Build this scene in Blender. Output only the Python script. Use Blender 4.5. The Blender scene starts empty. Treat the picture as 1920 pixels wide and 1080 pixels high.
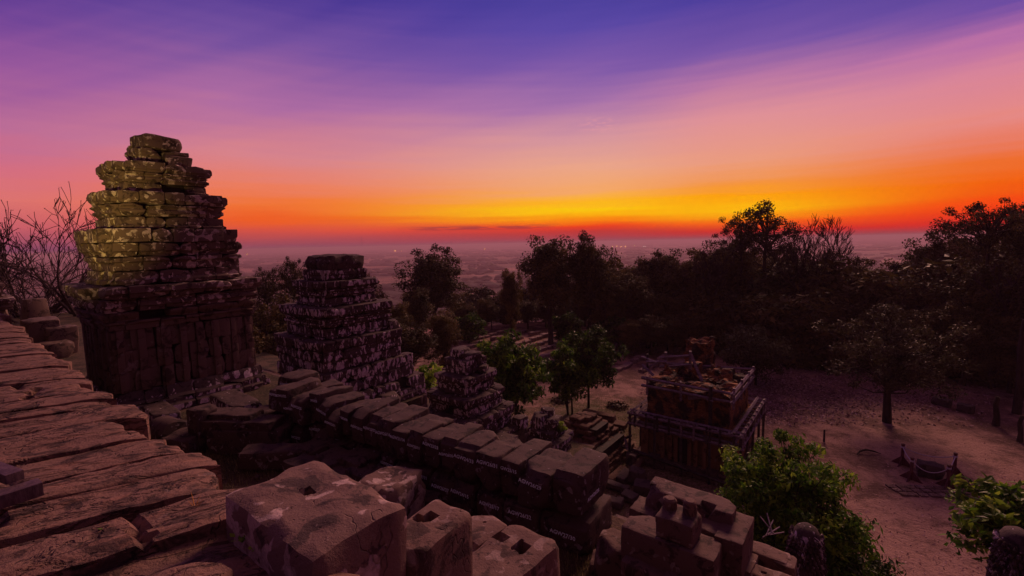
import bpy, math, random
import numpy as np
from mathutils import Vector, Matrix, noise
R = math.radians
random.seed(7); rng = np.random.default_rng(7)
scn = bpy.context.scene
col = scn.collection

# ------------------------------------------------------------------ camera
cam_d = bpy.data.cameras.new('camera'); cam = bpy.data.objects.new('camera', cam_d); col.objects.link(cam)
cam.location = (0, 0, 0); cam.rotation_euler = (R(90 - 5.56), R(1.25), 0)
cam_d.lens = 16; cam_d.sensor_width = 36; cam_d.clip_start = 0.05; cam_d.clip_end = 80000
scn.camera = cam
CM = cam.rotation_euler.to_matrix()

# ------------------------------------------------------------------ world: a dusk sky, colour by compass direction and elevation
def lin(c):
    return tuple(((v/255)/12.92 if v/255 <= .04045 else ((v/255+.055)/1.055)**2.4) for v in c) + (1,)
world = bpy.data.worlds.new('World'); scn.world = world; world.use_nodes = True
wn = world.node_tree; wn.nodes.clear()
def N(t, tree=wn, **k):
    n = tree.nodes.new(t)
    for a, b in k.items(): setattr(n, a, b)
    return n
def L(a, b, tree=wn): tree.links.new(a, b)
def M(op, a, b=None, c=None, tree=wn, clamp=False):
    n = N('ShaderNodeMath', tree, operation=op, use_clamp=clamp)
    for i, v in enumerate((a, b, c)):
        if v is None: continue
        if isinstance(v, (int, float)): n.inputs[i].default_value = v
        else: L(v, n.inputs[i], tree)
    return n.outputs[0]
def ramp(tree, fac, stops, interp='LINEAR'):
    n = N('ShaderNodeValToRGB', tree); n.color_ramp.interpolation = interp
    e = n.color_ramp.elements
    e[0].position = stops[0][0]; e[0].color = stops[0][1]
    e[1].position = stops[-1][0]; e[1].color = stops[-1][1]
    for p, c in stops[1:-1]:
        x = e.new(p); x.color = c
    L(fac, n.inputs[0], tree)
    return n.outputs[0]
def mix(tree, f, a, b, mode='MIX'):
    n = N('ShaderNodeMix', tree, data_type='RGBA', blend_type=mode)
    if isinstance(f, (int, float)): n.inputs[0].default_value = f
    else: L(f, n.inputs[0], tree)
    for i, v in ((6, a), (7, b)):
        if isinstance(v, tuple): n.inputs[i].default_value = v
        else: L(v, n.inputs[i], tree)
    return n.outputs[2]
def smooth(tree, v, a, b, lo=0, hi=1):
    n = N('ShaderNodeMapRange', tree, interpolation_type='SMOOTHSTEP')
    n.inputs[1].default_value = a; n.inputs[2].default_value = b; n.inputs[3].default_value = lo; n.inputs[4].default_value = hi
    L(v, n.inputs[0], tree); return n.outputs[0]
tc = N('ShaderNodeTexCoord'); sp = N('ShaderNodeSeparateXYZ'); L(tc.outputs['Generated'], sp.inputs[0])
elev = M('MULTIPLY', M('ARCSINE', sp.outputs[2]), 180/math.pi)
az = M('MULTIPLY', M('ARCTAN2', sp.outputs[0], sp.outputs[1]), 180/math.pi)
# streaks fanning up out of the sunset
cmb = N('ShaderNodeCombineXYZ')
fan = M('DIVIDE', M('ADD', elev, 4.0), M('ADD', M('ABSOLUTE', M('ADD', az, 62.0)), 22.0))
L(M('MULTIPLY', az, .012), cmb.inputs[0]); L(M('MULTIPLY', fan, 16.0), cmb.inputs[1])
nz = N('ShaderNodeTexNoise'); nz.inputs['Scale'].default_value = 1.3; nz.inputs['Detail'].default_value = 3; nz.inputs['Roughness'].default_value = .45
L(cmb.outputs[0], nz.inputs[0])
cmb2 = N('ShaderNodeCombineXYZ'); L(M('MULTIPLY', az, .05), cmb2.inputs[0]); L(M('MULTIPLY', elev, 1.1), cmb2.inputs[1])
nz2 = N('ShaderNodeTexNoise'); nz2.inputs['Scale'].default_value = 1.2; nz2.inputs['Detail'].default_value = 6; L(cmb2.outputs[0], nz2.inputs[0])
wob = M('MULTIPLY', M('SUBTRACT', nz.outputs[0], .5), smooth(wn, elev, 3, 16, .5, 3.2))
wob2 = M('MULTIPLY', M('SUBTRACT', nz2.outputs[0], .5), smooth(wn, elev, .8, 4, .3, 1.9))
el = M('ADD', M('ADD', elev, wob), wob2)
EMAX = 34.0
fac = M('DIVIDE', M('ADD', el, 2.0), EMAX + 2.0, clamp=True)
P = lambda e: (e + 2.0)/(EMAX + 2.0)
def skyramp(stops): return ramp(wn, fac, [(P(e), lin(c)) for e, c in stops])
hz0 = (128, 58, 78)
sky = [
 (-50, [(-2,(95,50,80)),(0.2,(120,62,98)),(2.2,(200,95,105)),(4.6,(222,116,112)),(7,(212,110,130)),(10.3,(186,108,152)),(15,(150,86,156)),(19,(108,66,150)),(23,(80,52,142)),(34,(54,44,120))]),
 (-29, [(-2,(95,50,80)),(0.2,(138,68,90)),(1.9,(212,80,66)),(3.2,(240,94,34)),(4.8,(242,116,52)),(7,(236,126,96)),(10,(216,132,140)),(15.5,(174,108,162)),(21,(116,80,158)),(26,(74,55,146)),(34,(52,46,125))]),
 (10,  [(-2,(100,50,75)),(0.1,(148,62,78)),(1.3,(195,52,48)),(2.0,(240,62,16)),(2.7,(252,134,0)),(3.9,(255,200,4)),(5.0,(254,180,30)),(6.3,(246,168,104)),(9,(236,166,138)),(12.5,(214,150,158)),(16,(170,116,170)),(20,(124,88,168)),(24,(90,72,164)),(28,(68,60,152)),(34,(50,48,130))]),
 (26,  [(-2,(100,45,65)),(0.1,(152,52,64)),(0.9,(214,38,20)),(1.8,(248,96,2)),(3.2,(255,186,0)),(4.6,(254,160,8)),(5.7,(246,150,60)),(8.4,(236,156,126)),(13,(224,146,152)),(16.5,(184,118,164)),(19.4,(122,86,166)),(24.5,(76,62,156)),(34,(50,48,130))]),
 (48,  [(-2,(95,40,58)),(0.1,(142,44,56)),(0.9,(222,32,16)),(2.3,(246,62,2)),(4.3,(244,98,8)),(5.9,(240,110,44)),(7.4,(235,122,92)),(9.8,(230,138,134)),(13,(216,132,154)),(15.6,(184,110,166)),(18,(108,76,162)),(21,(84,66,154)),(34,(50,46,128))]),
]
cur = skyramp(sky[0][1])
for k in range(1, 5):
    cur = mix(wn, smooth(wn, az, sky[k-1][0], sky[k][0]), cur, skyramp(sky[k][1]))
# away from the sunset the sky is plain blue-violet dusk
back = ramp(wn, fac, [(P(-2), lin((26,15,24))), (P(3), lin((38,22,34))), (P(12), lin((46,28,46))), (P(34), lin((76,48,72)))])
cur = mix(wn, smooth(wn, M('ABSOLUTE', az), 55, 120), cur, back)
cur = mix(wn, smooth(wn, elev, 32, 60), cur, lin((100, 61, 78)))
# thin low bar of cloud and a wisp
cmb3 = N('ShaderNodeCombineXYZ'); L(M('MULTIPLY', az, .16), cmb3.inputs[0]); L(M('MULTIPLY', elev, 3.2), cmb3.inputs[1])
nz3 = N('ShaderNodeTexNoise'); nz3.inputs['Scale'].default_value = 1.6; nz3.inputs['Detail'].default_value = 5; L(cmb3.outputs[0], nz3.inputs[0])
bar = M('MULTIPLY', M('MULTIPLY', smooth(wn, M('ABSOLUTE', M('SUBTRACT', elev, 2.05)), .05, .42, 1, 0), smooth(wn, M('ABSOLUTE', M('ADD', az, 4.0)), 5, 11, 1, 0)), smooth(wn, nz3.outputs[0], .40, .52))
cur = mix(wn, M('MULTIPLY', bar, .75), cur, lin((150, 52, 60)))
cmb4 = N('ShaderNodeCombineXYZ'); L(M('MULTIPLY', az, .8), cmb4.inputs[0]); L(M('MULTIPLY', elev, 2.2), cmb4.inputs[1])
nz4 = N('ShaderNodeTexNoise'); nz4.inputs['Scale'].default_value = 1.5; nz4.inputs['Detail'].default_value = 6; L(cmb4.outputs[0], nz4.inputs[0])
wsp = M('MULTIPLY', M('MULTIPLY', smooth(wn, M('ABSOLUTE', M('SUBTRACT', elev, 13.7)), .1, 1.2, 1, 0), smooth(wn, M('ABSOLUTE', M('SUBTRACT', az, 10.6)), .5, 3.0, 1, 0)), smooth(wn, nz4.outputs[0], .46, .62))
cur = mix(wn, M('MULTIPLY', wsp, .4), cur, lin((238, 160, 160)))
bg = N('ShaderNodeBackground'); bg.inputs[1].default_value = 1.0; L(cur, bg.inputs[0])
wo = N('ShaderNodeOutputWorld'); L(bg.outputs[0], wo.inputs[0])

# the last warm glow from below the sunset's edge
sun_d = bpy.data.lights.new('sun', 'SUN'); sun = bpy.data.objects.new('sun', sun_d); col.objects.link(sun)
sun_d.energy = 2.5; sun_d.angle = R(18); sun_d.color = (1.0, .50, .36)
sun.rotation_euler = Vector((-math.sin(R(30)), -math.cos(R(30)), -math.tan(R(30)))).to_track_quat('-Z', 'Y').to_euler()
# visitors' torch standing on the upper terrace, shining on the tower
tor_d = bpy.data.lights.new('torch', 'SPOT'); tor = bpy.data.objects.new('torch', tor_d); col.objects.link(tor)
tor_d.energy = 3200; tor_d.color = (1.0, .68, .17); tor_d.spot_size = R(33); tor_d.spot_blend = 1; tor_d.shadow_soft_size = .05
tor.location = (-6.6, 2.5, -.6)
tor.rotation_euler = (Vector((-11.3, 11.9, 1.55)) - tor.location).to_track_quat('-Z', 'Y').to_euler()

scn.view_settings.view_transform = 'Standard'; scn.view_settings.look = 'None'
scn.view_settings.exposure = 0.0; scn.view_settings.gamma = 1
scn.cycles.max_bounces = 6; scn.cycles.diffuse_bounces = 2; scn.cycles.transparent_max_bounces = 8
scn.cycles.use_denoising = True

# ------------------------------------------------------------------ helpers
def ray(px, py):
    return CM @ Vector(((px - 960)/853.33, -(py - 540)/853.33, -1))
def atz(px, py, z):
    d = ray(px, py); return d * (z / d.z)
def aty(px, py, Y):
    d = ray(px, py); return d * (Y / d.y)
HU = R(52)
U = Vector((-math.sin(HU), math.cos(HU), 0)); V = Vector((math.cos(HU), math.sin(HU), 0)); O = Vector((1.0, 5.8, 0))
ANG = math.atan2(-U.y, -U.x)      # local +x = -U, local +y = V
def uv(u, v, z=0): return O + U*u + V*v + Vector((0, 0, z))
def to_uv(p): q = Vector((p.x, p.y, 0)) - O; return q.dot(U), q.dot(V)

def tag(o, label=None, cat=None, group=None, kind=None):
    if label: o['label'] = label
    if cat: o['category'] = cat
    if group: o['group'] = group
    if kind: o['kind'] = kind
    return o
class MB:
    def __init__(s): s.v = []; s.f = []; s.t = []; s.n = 0
    def add(s, v, f, tone=0.5):
        v = np.asarray(v, dtype=np.float64).reshape(-1, 3); s.v.append(v)
        s.f.extend([tuple(int(i) + s.n for i in q) for q in f]); s.n += len(v)
        t = np.asarray(tone); s.t.append(np.full(len(v), float(tone)) if t.ndim == 0 else t)
    def build(s, name, mat, parent=None, loc=None, rotz=0, smooth=True, sharp=34):
        me = bpy.data.meshes.new(name)
        v = np.concatenate(s.v) if s.v else np.zeros((0, 3))
        me.from_pydata(v.tolist(), [], s.f)
        a = me.attributes.new('tone', 'FLOAT', 'POINT'); a.data.foreach_set('value', np.concatenate(s.t) if s.t else [])
        if smooth: me.polygons.foreach_set('use_smooth', [True]*len(me.polygons))
        me.materials.append(mat); me.update()
        if smooth and sharp: me.set_sharp_from_angle(angle=R(sharp))
        o = bpy.data.objects.new(name, me); col.objects.link(o)
        if loc is not None: o.location = loc
        o.rotation_euler.z = rotz
        if parent: o.parent = parent
        return o
def empty(name, loc=(0, 0, 0), rotz=0):
    o = bpy.data.objects.new(name, None); col.objects.link(o); o.location = loc; o.rotation_euler.z = rotz; o.empty_display_size = .2
    return o

_tmpl = {}
def template(nx, ny, nz_):
    key = (nx, ny, nz_)
    if key in _tmpl: return _tmpl[key]
    def ticks(n):
        return [-1] + list(np.linspace(-.8, .8, max(2, n - 1))) + [1]
    X, Y, Z = ticks(nx), ticks(ny), ticks(nz_)
    idx = {}; vs = []; fs = []
    def vid(i, j, k):
        if (i, j, k) not in idx: idx[(i, j, k)] = len(vs); vs.append((X[i], Y[j], Z[k]))
        return idx[(i, j, k)]
    a, b, c = len(X)-1, len(Y)-1, len(Z)-1
    for i in range(a):
        for j in range(b):
            fs.append((vid(i,j,0), vid(i,j+1,0), vid(i+1,j+1,0), vid(i+1,j,0)))
            fs.append((vid(i,j,c), vid(i+1,j,c), vid(i+1,j+1,c), vid(i,j+1,c)))
    for i in range(a):
        for k in range(c):
            fs.append((vid(i,0,k), vid(i+1,0,k), vid(i+1,0,k+1), vid(i,0,k+1)))
            fs.append((vid(i,b,k), vid(i,b,k+1), vid(i+1,b,k+1), vid(i+1,b,k)))
    for j in range(b):
        for k in range(c):
            fs.append((vid(0,j,k), vid(0,j,k+1), vid(0,j+1,k+1), vid(0,j+1,k)))
            fs.append((vid(a,j,k), vid(a,j+1,k), vid(a,j+1,k+1), vid(a,j,k+1)))
    _tmpl[key] = (np.array(vs, dtype=float), fs)
    return _tmpl[key]
def stone(size, r=.04, n=(4, 4, 3), amp=.02, freq=2.5, seed=None, chip=.5, taper=0., skew=0.):
    """a worn block: rounded box, corners knocked off, uneven faces; centred on x,y, standing on z=0"""
    seed = random.random()*1000 if seed is None else seed
    t, f = template(*n); h = np.array(size)/2.0
    rad = min(r, min(size)*.45)
    p = np.where(np.abs(t) > .9, np.sign(t)*h, t/.8*(h - rad))
    if chip:
        rr = random.Random(seed)
        cr = {}
        for k in range(8): cr[k] = (rr.random()**2.2)*chip*min(size)*.55
    rv = np.array([.45 + 1.1*abs(noise.noise(Vector((a_*4 + seed, b_*4, c_*4 - seed))))*1.6 for a_, b_, c_ in p])[:, None]*rad
    rv = np.minimum(rv, min(size)*.48)
    q = np.clip(p, -(h - rv), h - rv); d = p - q; ln = np.linalg.norm(d, axis=1)[:, None]; ln[ln == 0] = 1
    p = q + d/ln*rv
    out = []
    for i in range(len(p)):
        x, y, z = p[i]
        if chip:
            k = (x > 0) + 2*(y > 0) + 4*(z > 0)
            cc = cr[k]
            if cc > 0:
                ex, ey, ez = h[0]-abs(x), h[1]-abs(y), h[2]-abs(z)
                m = cc*1.6 - (ex + ey + ez)
                if m > 0:
                    x -= math.copysign(m/3, x); y -= math.copysign(m/3, y); z -= math.copysign(m/3, z)
        nv = noise.noise_vector(Vector((x*freq + seed, y*freq - seed*.7, z*freq + seed*.3)))
        nv2 = noise.noise_vector(Vector((x*freq*3.1 - seed, y*freq*3.1, z*freq*3.1 + seed)))
        x += amp*(nv.x + .4*nv2.x); y += amp*(nv.y + .4*nv2.y); z += amp*(nv.z + .4*nv2.z)
        if taper: s_ = 1 - taper*(z/size[2] + .5); x *= s_; y *= s_
        if skew: x += skew*z
        out.append((x, y, z + h[2]))
    return np.array(out), f
def xf(v, loc=(0, 0, 0), rz=0, rx=0, ry=0):
    m = np.array((Matrix.Rotation(rz, 3, 'Z') @ Matrix.Rotation(ry, 3, 'Y') @ Matrix.Rotation(rx, 3, 'X')))
    return v @ m.T + np.array(loc)
def box(mb, c, s, rz=0, tone=.5, rx=0, ry=0):
    h = np.array(s)/2
    v = np.array([(-1,-1,-1),(1,-1,-1),(1,1,-1),(-1,1,-1),(-1,-1,1),(1,-1,1),(1,1,1),(-1,1,1)])*h
    mb.add(xf(v, c, rz, rx, ry), [(0,3,2,1),(4,5,6,7),(0,1,5,4),(1,2,6,5),(2,3,7,6),(3,0,4,7)], tone)
def tube(mb, pts, rads, n=6, tone=.5, cap=True):
    pts = [Vector(p) for p in pts]; vs = []; fs = []
    up = Vector((.13, .21, 1)).normalized()
    for i, p in enumerate(pts):
        d = (pts[min(i+1, len(pts)-1)] - pts[max(i-1, 0)])
        if d.length < 1e-9: d = Vector((0, 0, 1))
        d.normalize()
        a = d.cross(up)
        if a.length < .1: a = d.cross(Vector((1, 0, 0)))
        a.normalize(); b = d.cross(a)
        for k in range(n):
            t = 2*math.pi*k/n; q = p + (a*math.cos(t) + b*math.sin(t))*rads[i]; vs.append((q.x, q.y, q.z))
    for i in range(len(pts)-1):
        for k in range(n):
            k2 = (k+1) % n
            fs.append((i*n+k, i*n+k2, (i+1)*n+k2, (i+1)*n+k))
    if cap:
        fs.append(tuple(range(n))[::-1]); fs.append(tuple((len(pts)-1)*n + k for k in range(n)))
    mb.add(vs, fs, tone)
def lathe(mb, prof, n=14, c=(0, 0, 0), tone=.5, amp=0, seed=0):
    vs = []; fs = []
    for i, (r, z) in enumerate(prof):
        for k in range(n):
            t = 2*math.pi*k/n; w = 1 + amp*noise.noise(Vector((math.cos(t)*1.5 + seed, math.sin(t)*1.5, z*3)))
            vs.append((c[0] + r*w*math.cos(t), c[1] + r*w*math.sin(t), c[2] + z))
    for i in range(len(prof)-1):
        for k in range(n):
            k2 = (k+1) % n; fs.append((i*n+k, i*n+k2, (i+1)*n+k2, (i+1)*n+k))
    fs.append(tuple(range(n))[::-1]); fs.append(tuple((len(prof)-1)*n + k for k in range(n)))
    mb.add(vs, fs, tone)

# ------------------------------------------------------------------ materials
def new_mat(name):
    m = bpy.data.materials.new(name); m.use_nodes = True; t = m.node_tree; t.nodes.clear()
    b = N('ShaderNodeBsdfPrincipled', t); o = N('ShaderNodeOutputMaterial', t); L(b.outputs[0], o.inputs[0], t)
    b.inputs['Specular IOR Level'].default_value = .25
    return m, t, b
def noise_n(t, vec, scale, detail=5, rough=.6, dist=0):
    n = N('ShaderNodeTexNoise', t); n.inputs['Scale'].default_value = scale; n.inputs['Detail'].default_value = detail
    n.inputs['Roughness'].default_value = rough; n.inputs['Distortion'].default_value = dist
    if vec is not None: L(vec, n.inputs[0], t)
    return n.outputs[0]
def scaled(t, vec, s, rot=(0, 0, 0)):
    m = N('ShaderNodeMapping', t); m.inputs['Scale'].default_value = s; m.inputs['Rotation'].default_value = rot; L(vec, m.inputs[0], t); return m.outputs[0]
def c4(r, g, b): return (r, g, b, 1)
def mat_stone(name, dark, light, lichen=.5, lich_col=(.50, .40, .44), scale=1.0, thr=.58, streak=False, bump=.6, layered=False, moss=None, lich_side=0, rough=.85, spots=.5):
    m, t, b = new_mat(name)
    g = N('ShaderNodeNewGeometry', t); pos = g.outputs['Position']
    at = N('ShaderNodeAttribute', t); at.attribute_name = 'tone'
    n1 = noise_n(t, pos, 1.1*scale, 6, .62); n2 = noise_n(t, pos, 7*scale, 6, .7); n3 = noise_n(t, pos, 38*scale, 4, .7)
    f = M('ADD', M('MULTIPLY', n1, .55), M('MULTIPLY', n2, .45), tree=t)
    f = M('ADD', f, M('MULTIPLY', M('SUBTRACT', at.outputs['Fac'], .5, tree=t), .5, tree=t), tree=t)
    base = mix(t, smooth(t, f, .40, .60), c4(*dark), c4(*light))
    n4 = noise_n(t, pos, 2.7*scale, 6, .68, .8)
    base = mix(t, M('MULTIPLY', smooth(t, n4, .52, .60), .72, tree=t), base, c4(dark[0]*.55, dark[1]*.55, dark[2]*.6))
    hgt = M('ADD', M('MULTIPLY', n2, .6, tree=t), M('MULTIPLY', n3, .22, tree=t), tree=t)
    n5 = noise_n(t, pos, 16*scale, 3, .6); pit = smooth(t, n5, .66, .72)
    hgt = M('SUBTRACT', hgt, M('MULTIPLY', pit, .5, tree=t), tree=t)
    base = mix(t, M('MULTIPLY', pit, .55, tree=t), base, c4(dark[0]*.4, dark[1]*.4, dark[2]*.4))
    wv = noise_n(t, scaled(t, pos, (1, 1, .5)), 1.1*scale, 4, .6, .1); crk = smooth(t, M('ABSOLUTE', M('SUBTRACT', wv, .5, tree=t), tree=t), .0, .006, 1, 0)
    crk = M('MULTIPLY', crk, smooth(t, n1, .53, .58), tree=t)
    hgt = M('SUBTRACT', hgt, M('MULTIPLY', crk, .4, tree=t), tree=t)
    base = mix(t, M('MULTIPLY', crk, .4, tree=t), base, c4(dark[0]*.3, dark[1]*.3, dark[2]*.3))
    if layered:   # bedding lines along the slab
        a = HU  # bedding follows the slabs' length
        w = scaled(t, pos, (1, 1, 1), (0, 0, R(-35)))
        w2 = scaled(t, w, (1.3, 3.6, 3))
        nl = noise_n(t, w2, 1.0, 6, .6, .9)
        w3 = scaled(t, w, (5, 13, 10)); nl2 = noise_n(t, w3, 1.0, 7, .7, .5)
        cr = smooth(t, M('ABSOLUTE', M('SUBTRACT', nl, .5, tree=t), tree=t), .0, .022, 0, 1)
        base = mix(t, M('MULTIPLY', M('SUBTRACT', 1.0, cr, tree=t), .42, tree=t), base, c4(dark[0]*.35, dark[1]*.35, dark[2]*.35))
        base = mix(t, M('MULTIPLY', smooth(t, nl2, .5, .66), .45, tree=t), base, c4(min(1, light[0]*1.5), light[1]*1.3, light[2]*1.15))
        base = mix(t, M('MULTIPLY', smooth(t, nl, .55, .75), .5, tree=t), base, c4(dark[0]*.8, dark[1]*.8, dark[2]*.9))
        hgt = M('ADD', hgt, M('ADD', M('MULTIPLY', nl, .8, tree=t), M('ADD', M('MULTIPLY', cr, .5, tree=t), M('MULTIPLY', nl2, .3, tree=t), tree=t), tree=t), tree=t)
    if lichen > 0:
        lv = scaled(t, pos, (1, 1, .42)) if streak else pos
        l1 = noise_n(t, lv, 4.3*scale, 3, .5, .5); l2 = noise_n(t, pos, .8*scale, 3, .5)
        lf = M('ADD', M('MULTIPLY', l1, .68, tree=t), M('MULTIPLY', l2, .32, tree=t), tree=t)
        if lich_side:
            sn = N('ShaderNodeSeparateXYZ', t); L(g.outputs['Normal'], sn.inputs[0], t)
            lf = M('SUBTRACT', lf, M('MULTIPLY', M('ABSOLUTE', sn.outputs[2], tree=t), lich_side, tree=t), tree=t)
        mk = smooth(t, lf, thr, thr + .028)
        # pale crusty spots
        vo = N('ShaderNodeTexVoronoi', t); vo.inputs['Scale'].default_value = 7*scale; L(pos, vo.inputs[0], t)
        sel = noise_n(t, pos, 2.1*scale, 2)
        vs_ = N('ShaderNodeSeparateColor', t); L(vo.outputs['Color'], vs_.inputs[0], t)
        rad_ = M('MULTIPLY', M('SUBTRACT', vs_.outputs[0], .35, tree=t), .32, tree=t)
        spot = M('MULTIPLY', M('LESS_THAN', M('ADD', vo.outputs['Distance'], M('MULTIPLY', M('SUBTRACT', n2, .5, tree=t), .25, tree=t), tree=t), rad_, tree=t), smooth(t, sel, .44, .54), tree=t)
        mk = M('MAXIMUM', mk, M('MULTIPLY', spot, spots, tree=t), tree=t)
        mk = M('MULTIPLY', mk, M('MULTIPLY', smooth(t, n3, .28, .5, .45, 1), lichen, tree=t), tree=t)
        base = mix(t, mk, base, mix(t, smooth(t, n2, .4, .6), c4(*[x*.62 for x in lich_col]), c4(*lich_col)))
    if moss:
        mm = noise_n(t, pos, 2.3*scale, 5, .65)
        base = mix(t, M('MULTIPLY', smooth(t, mm, .5, .62), .7, tree=t), base, c4(*moss))
    L(base, b.inputs['Base Color'], t); b.inputs['Roughness'].default_value = rough
    bp = N('ShaderNodeBump', t); bp.inputs['Strength'].default_value = min(1, bump*1.2); bp.inputs['Distance'].default_value = .04/scale**.5
    L(hgt, bp.inputs['Height'], t); L(bp.outputs[0], b.inputs['Normal'], t)
    return m
def mat_flat(name, c1, c2, scale=6, rough=.8, bump=.3, stretch=(1, 1, 1), coord='pos'):
    m, t, b = new_mat(name)
    g = N('ShaderNodeNewGeometry', t); v = scaled(t, g.outputs['Position'], stretch)
    n = noise_n(t, v, scale, 6, .65)
    L(mix(t, smooth(t, n, .35, .65), c4(*c1), c4(*c2)), b.inputs['Base Color'], t); b.inputs['Roughness'].default_value = rough
    if bump:
        bp = N('ShaderNodeBump', t); bp.inputs['Strength'].default_value = bump; bp.inputs['Distance'].default_value = .02
        L(n, bp.inputs['Height'], t); L(bp.outputs[0], b.inputs['Normal'], t)
    return m
def mat_leaf(name, c1, c2, c3, trans=.35, rough=.6):
    m, t, b = new_mat(name)
    at = N('ShaderNodeAttribute', t); at.attribute_name = 'tone'
    oi = N('ShaderNodeObjectInfo', t)
    c = ramp(t, at.outputs['Fac'], [(0, c4(*c1)), (.55, c4(*c2)), (1, c4(*c3))])
    hs = N('ShaderNodeHueSaturation', t); L(c, hs.inputs['Color'], t)
    L(M('MULTIPLY_ADD', oi.outputs['Random'], .5, .75, tree=t), hs.inputs['Value'], t)
    L(hs.outputs[0], b.inputs['Base Color'], t); b.inputs['Roughness'].default_value = rough
    tr = N('ShaderNodeBsdfTranslucent', t); L(hs.outputs[0], tr.inputs[0], t)
    mx = N('ShaderNodeMixShader', t); mx.inputs[0].default_value = trans
    L(b.outputs[0], mx.inputs[1], t); L(tr.outputs[0], mx.inputs[2], t)
    out = [n for n in t.nodes if n.type == 'OUTPUT_MATERIAL'][0]; L(mx.outputs[0], out.inputs[0], t)
    return m

M_slab = mat_stone('slab_sandstone', (.040, .026, .025), (.235, .137, .106), lichen=.25, lich_col=(.45, .36, .36), thr=.66, layered=True, bump=.9, scale=1.6)
M_block = mat_stone('block_sandstone', (.060, .038, .037), (.175, .105, .09), lichen=.6, lich_col=(.42, .30, .28), thr=.55, bump=.55, scale=1.9, spots=.6)
M_bigblock = mat_stone('big_block_sandstone', (.045, .032, .036), (.19, .115, .10), lichen=.85, lich_col=(.60, .44, .42), thr=.485, bump=.55, scale=1.7, lich_side=.07, spots=.2)
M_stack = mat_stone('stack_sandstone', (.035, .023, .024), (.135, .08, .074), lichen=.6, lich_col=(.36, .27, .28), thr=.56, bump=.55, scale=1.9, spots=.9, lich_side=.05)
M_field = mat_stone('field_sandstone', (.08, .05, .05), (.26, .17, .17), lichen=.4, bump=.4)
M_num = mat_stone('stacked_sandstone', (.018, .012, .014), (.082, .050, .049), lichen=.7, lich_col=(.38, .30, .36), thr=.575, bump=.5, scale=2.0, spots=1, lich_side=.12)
M_tower = mat_stone('tower_sandstone', (.028, .019, .017), (.14, .092, .078), lichen=.9, lich_col=(.66, .53, .50), thr=.545, bump=.8, scale=1.6, spots=1)
M_towerlow = mat_stone('tower_wall_sandstone', (.035, .022, .019), (.15, .098, .08), lichen=.5, lich_col=(.34, .26, .26), thr=.60, bump=.5, scale=1.2, spots=.3)
M_tower2 = mat_stone('streaked_sandstone', (.028, .019, .022), (.085, .056, .058), lichen=1.0, lich_col=(.78, .64, .72), thr=.505, bump=.8, scale=1.7, streak=True, lich_side=.16, spots=1)
M_core = mat_flat('tower_core_rubble', (.012, .008, .008), (.03, .02, .018), 5)
M_later = mat_stone('laterite', (.025, .013, .011), (.105, .05, .036), lichen=.2, thr=.68, bump=1.2, scale=1.5)
M_tier = mat_stone('terrace_stone', (.03, .02, .02), (.12, .075, .07), lichen=.4, thr=.63, bump=.8, scale=.9)
M_wood = mat_flat('weathered_timber', (.11, .075, .10), (.26, .19, .25), 5, .75, .4, (1, 1, 4))
M_dkwood = mat_flat('dark_timber', (.02, .014, .018), (.07, .05, .06), 6, .8, .3)
M_beam = mat_flat('painted_beam', (.07, .04, .055), (.13, .08, .10), 9, .6, .35, (3, 3, 1))
M_bark = mat_flat('bark', (.02, .013, .012), (.055, .036, .032), 4, .9, .6, (1, 1, .3))
M_bark2 = mat_flat('bare_bark', (.03, .016, .02), (.07, .04, .045), 4, .9, .3)
M_paint = mat_flat('white_number_paint', (.68, .76, 1.0), (.85, .90, 1.0), 60, .6, 0)
M_post = mat_flat('maroon_post_paint', (.09, .02, .035), (.15, .04, .055), 5, .5, .2)
M_rope = mat_flat('pale_rope', (.42, .36, .46), (.62, .55, .66), 30, .8, 0)
M_boulder = mat_stone('dark_boulder', (.03, .022, .025), (.09, .06, .062), lichen=.2, thr=.68, bump=.4)
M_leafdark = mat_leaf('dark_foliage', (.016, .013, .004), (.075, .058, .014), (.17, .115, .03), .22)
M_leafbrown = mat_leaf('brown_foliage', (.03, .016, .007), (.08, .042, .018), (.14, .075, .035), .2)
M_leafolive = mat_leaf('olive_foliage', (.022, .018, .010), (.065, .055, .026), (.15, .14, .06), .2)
M_leafgreen = mat_leaf('fresh_green_foliage', (.012, .035, .006), (.08, .19, .014), (.34, .47, .05), .42, .5)
M_leafgreen2 = mat_leaf('mid_green_foliage', (.012, .030, .006), (.06, .13, .016), (.26, .38, .04), .4, .55)
M_grass = mat_leaf('dry_grass', (.08, .075, .03), (.20, .17, .07), (.42, .34, .18), .3)
M_litter = mat_leaf('fallen_leaf', (.12, .05, .055), (.34, .18, .20), (.62, .40, .44), .1)
M_straw = mat_flat('straw', (.55, .22, .05), (.8, .4, .1), 10, .6, 0)
M_farwood = mat_flat('far_woodland', (.02, .018, .012), (.05, .04, .03), .01, .9, 0)

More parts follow.
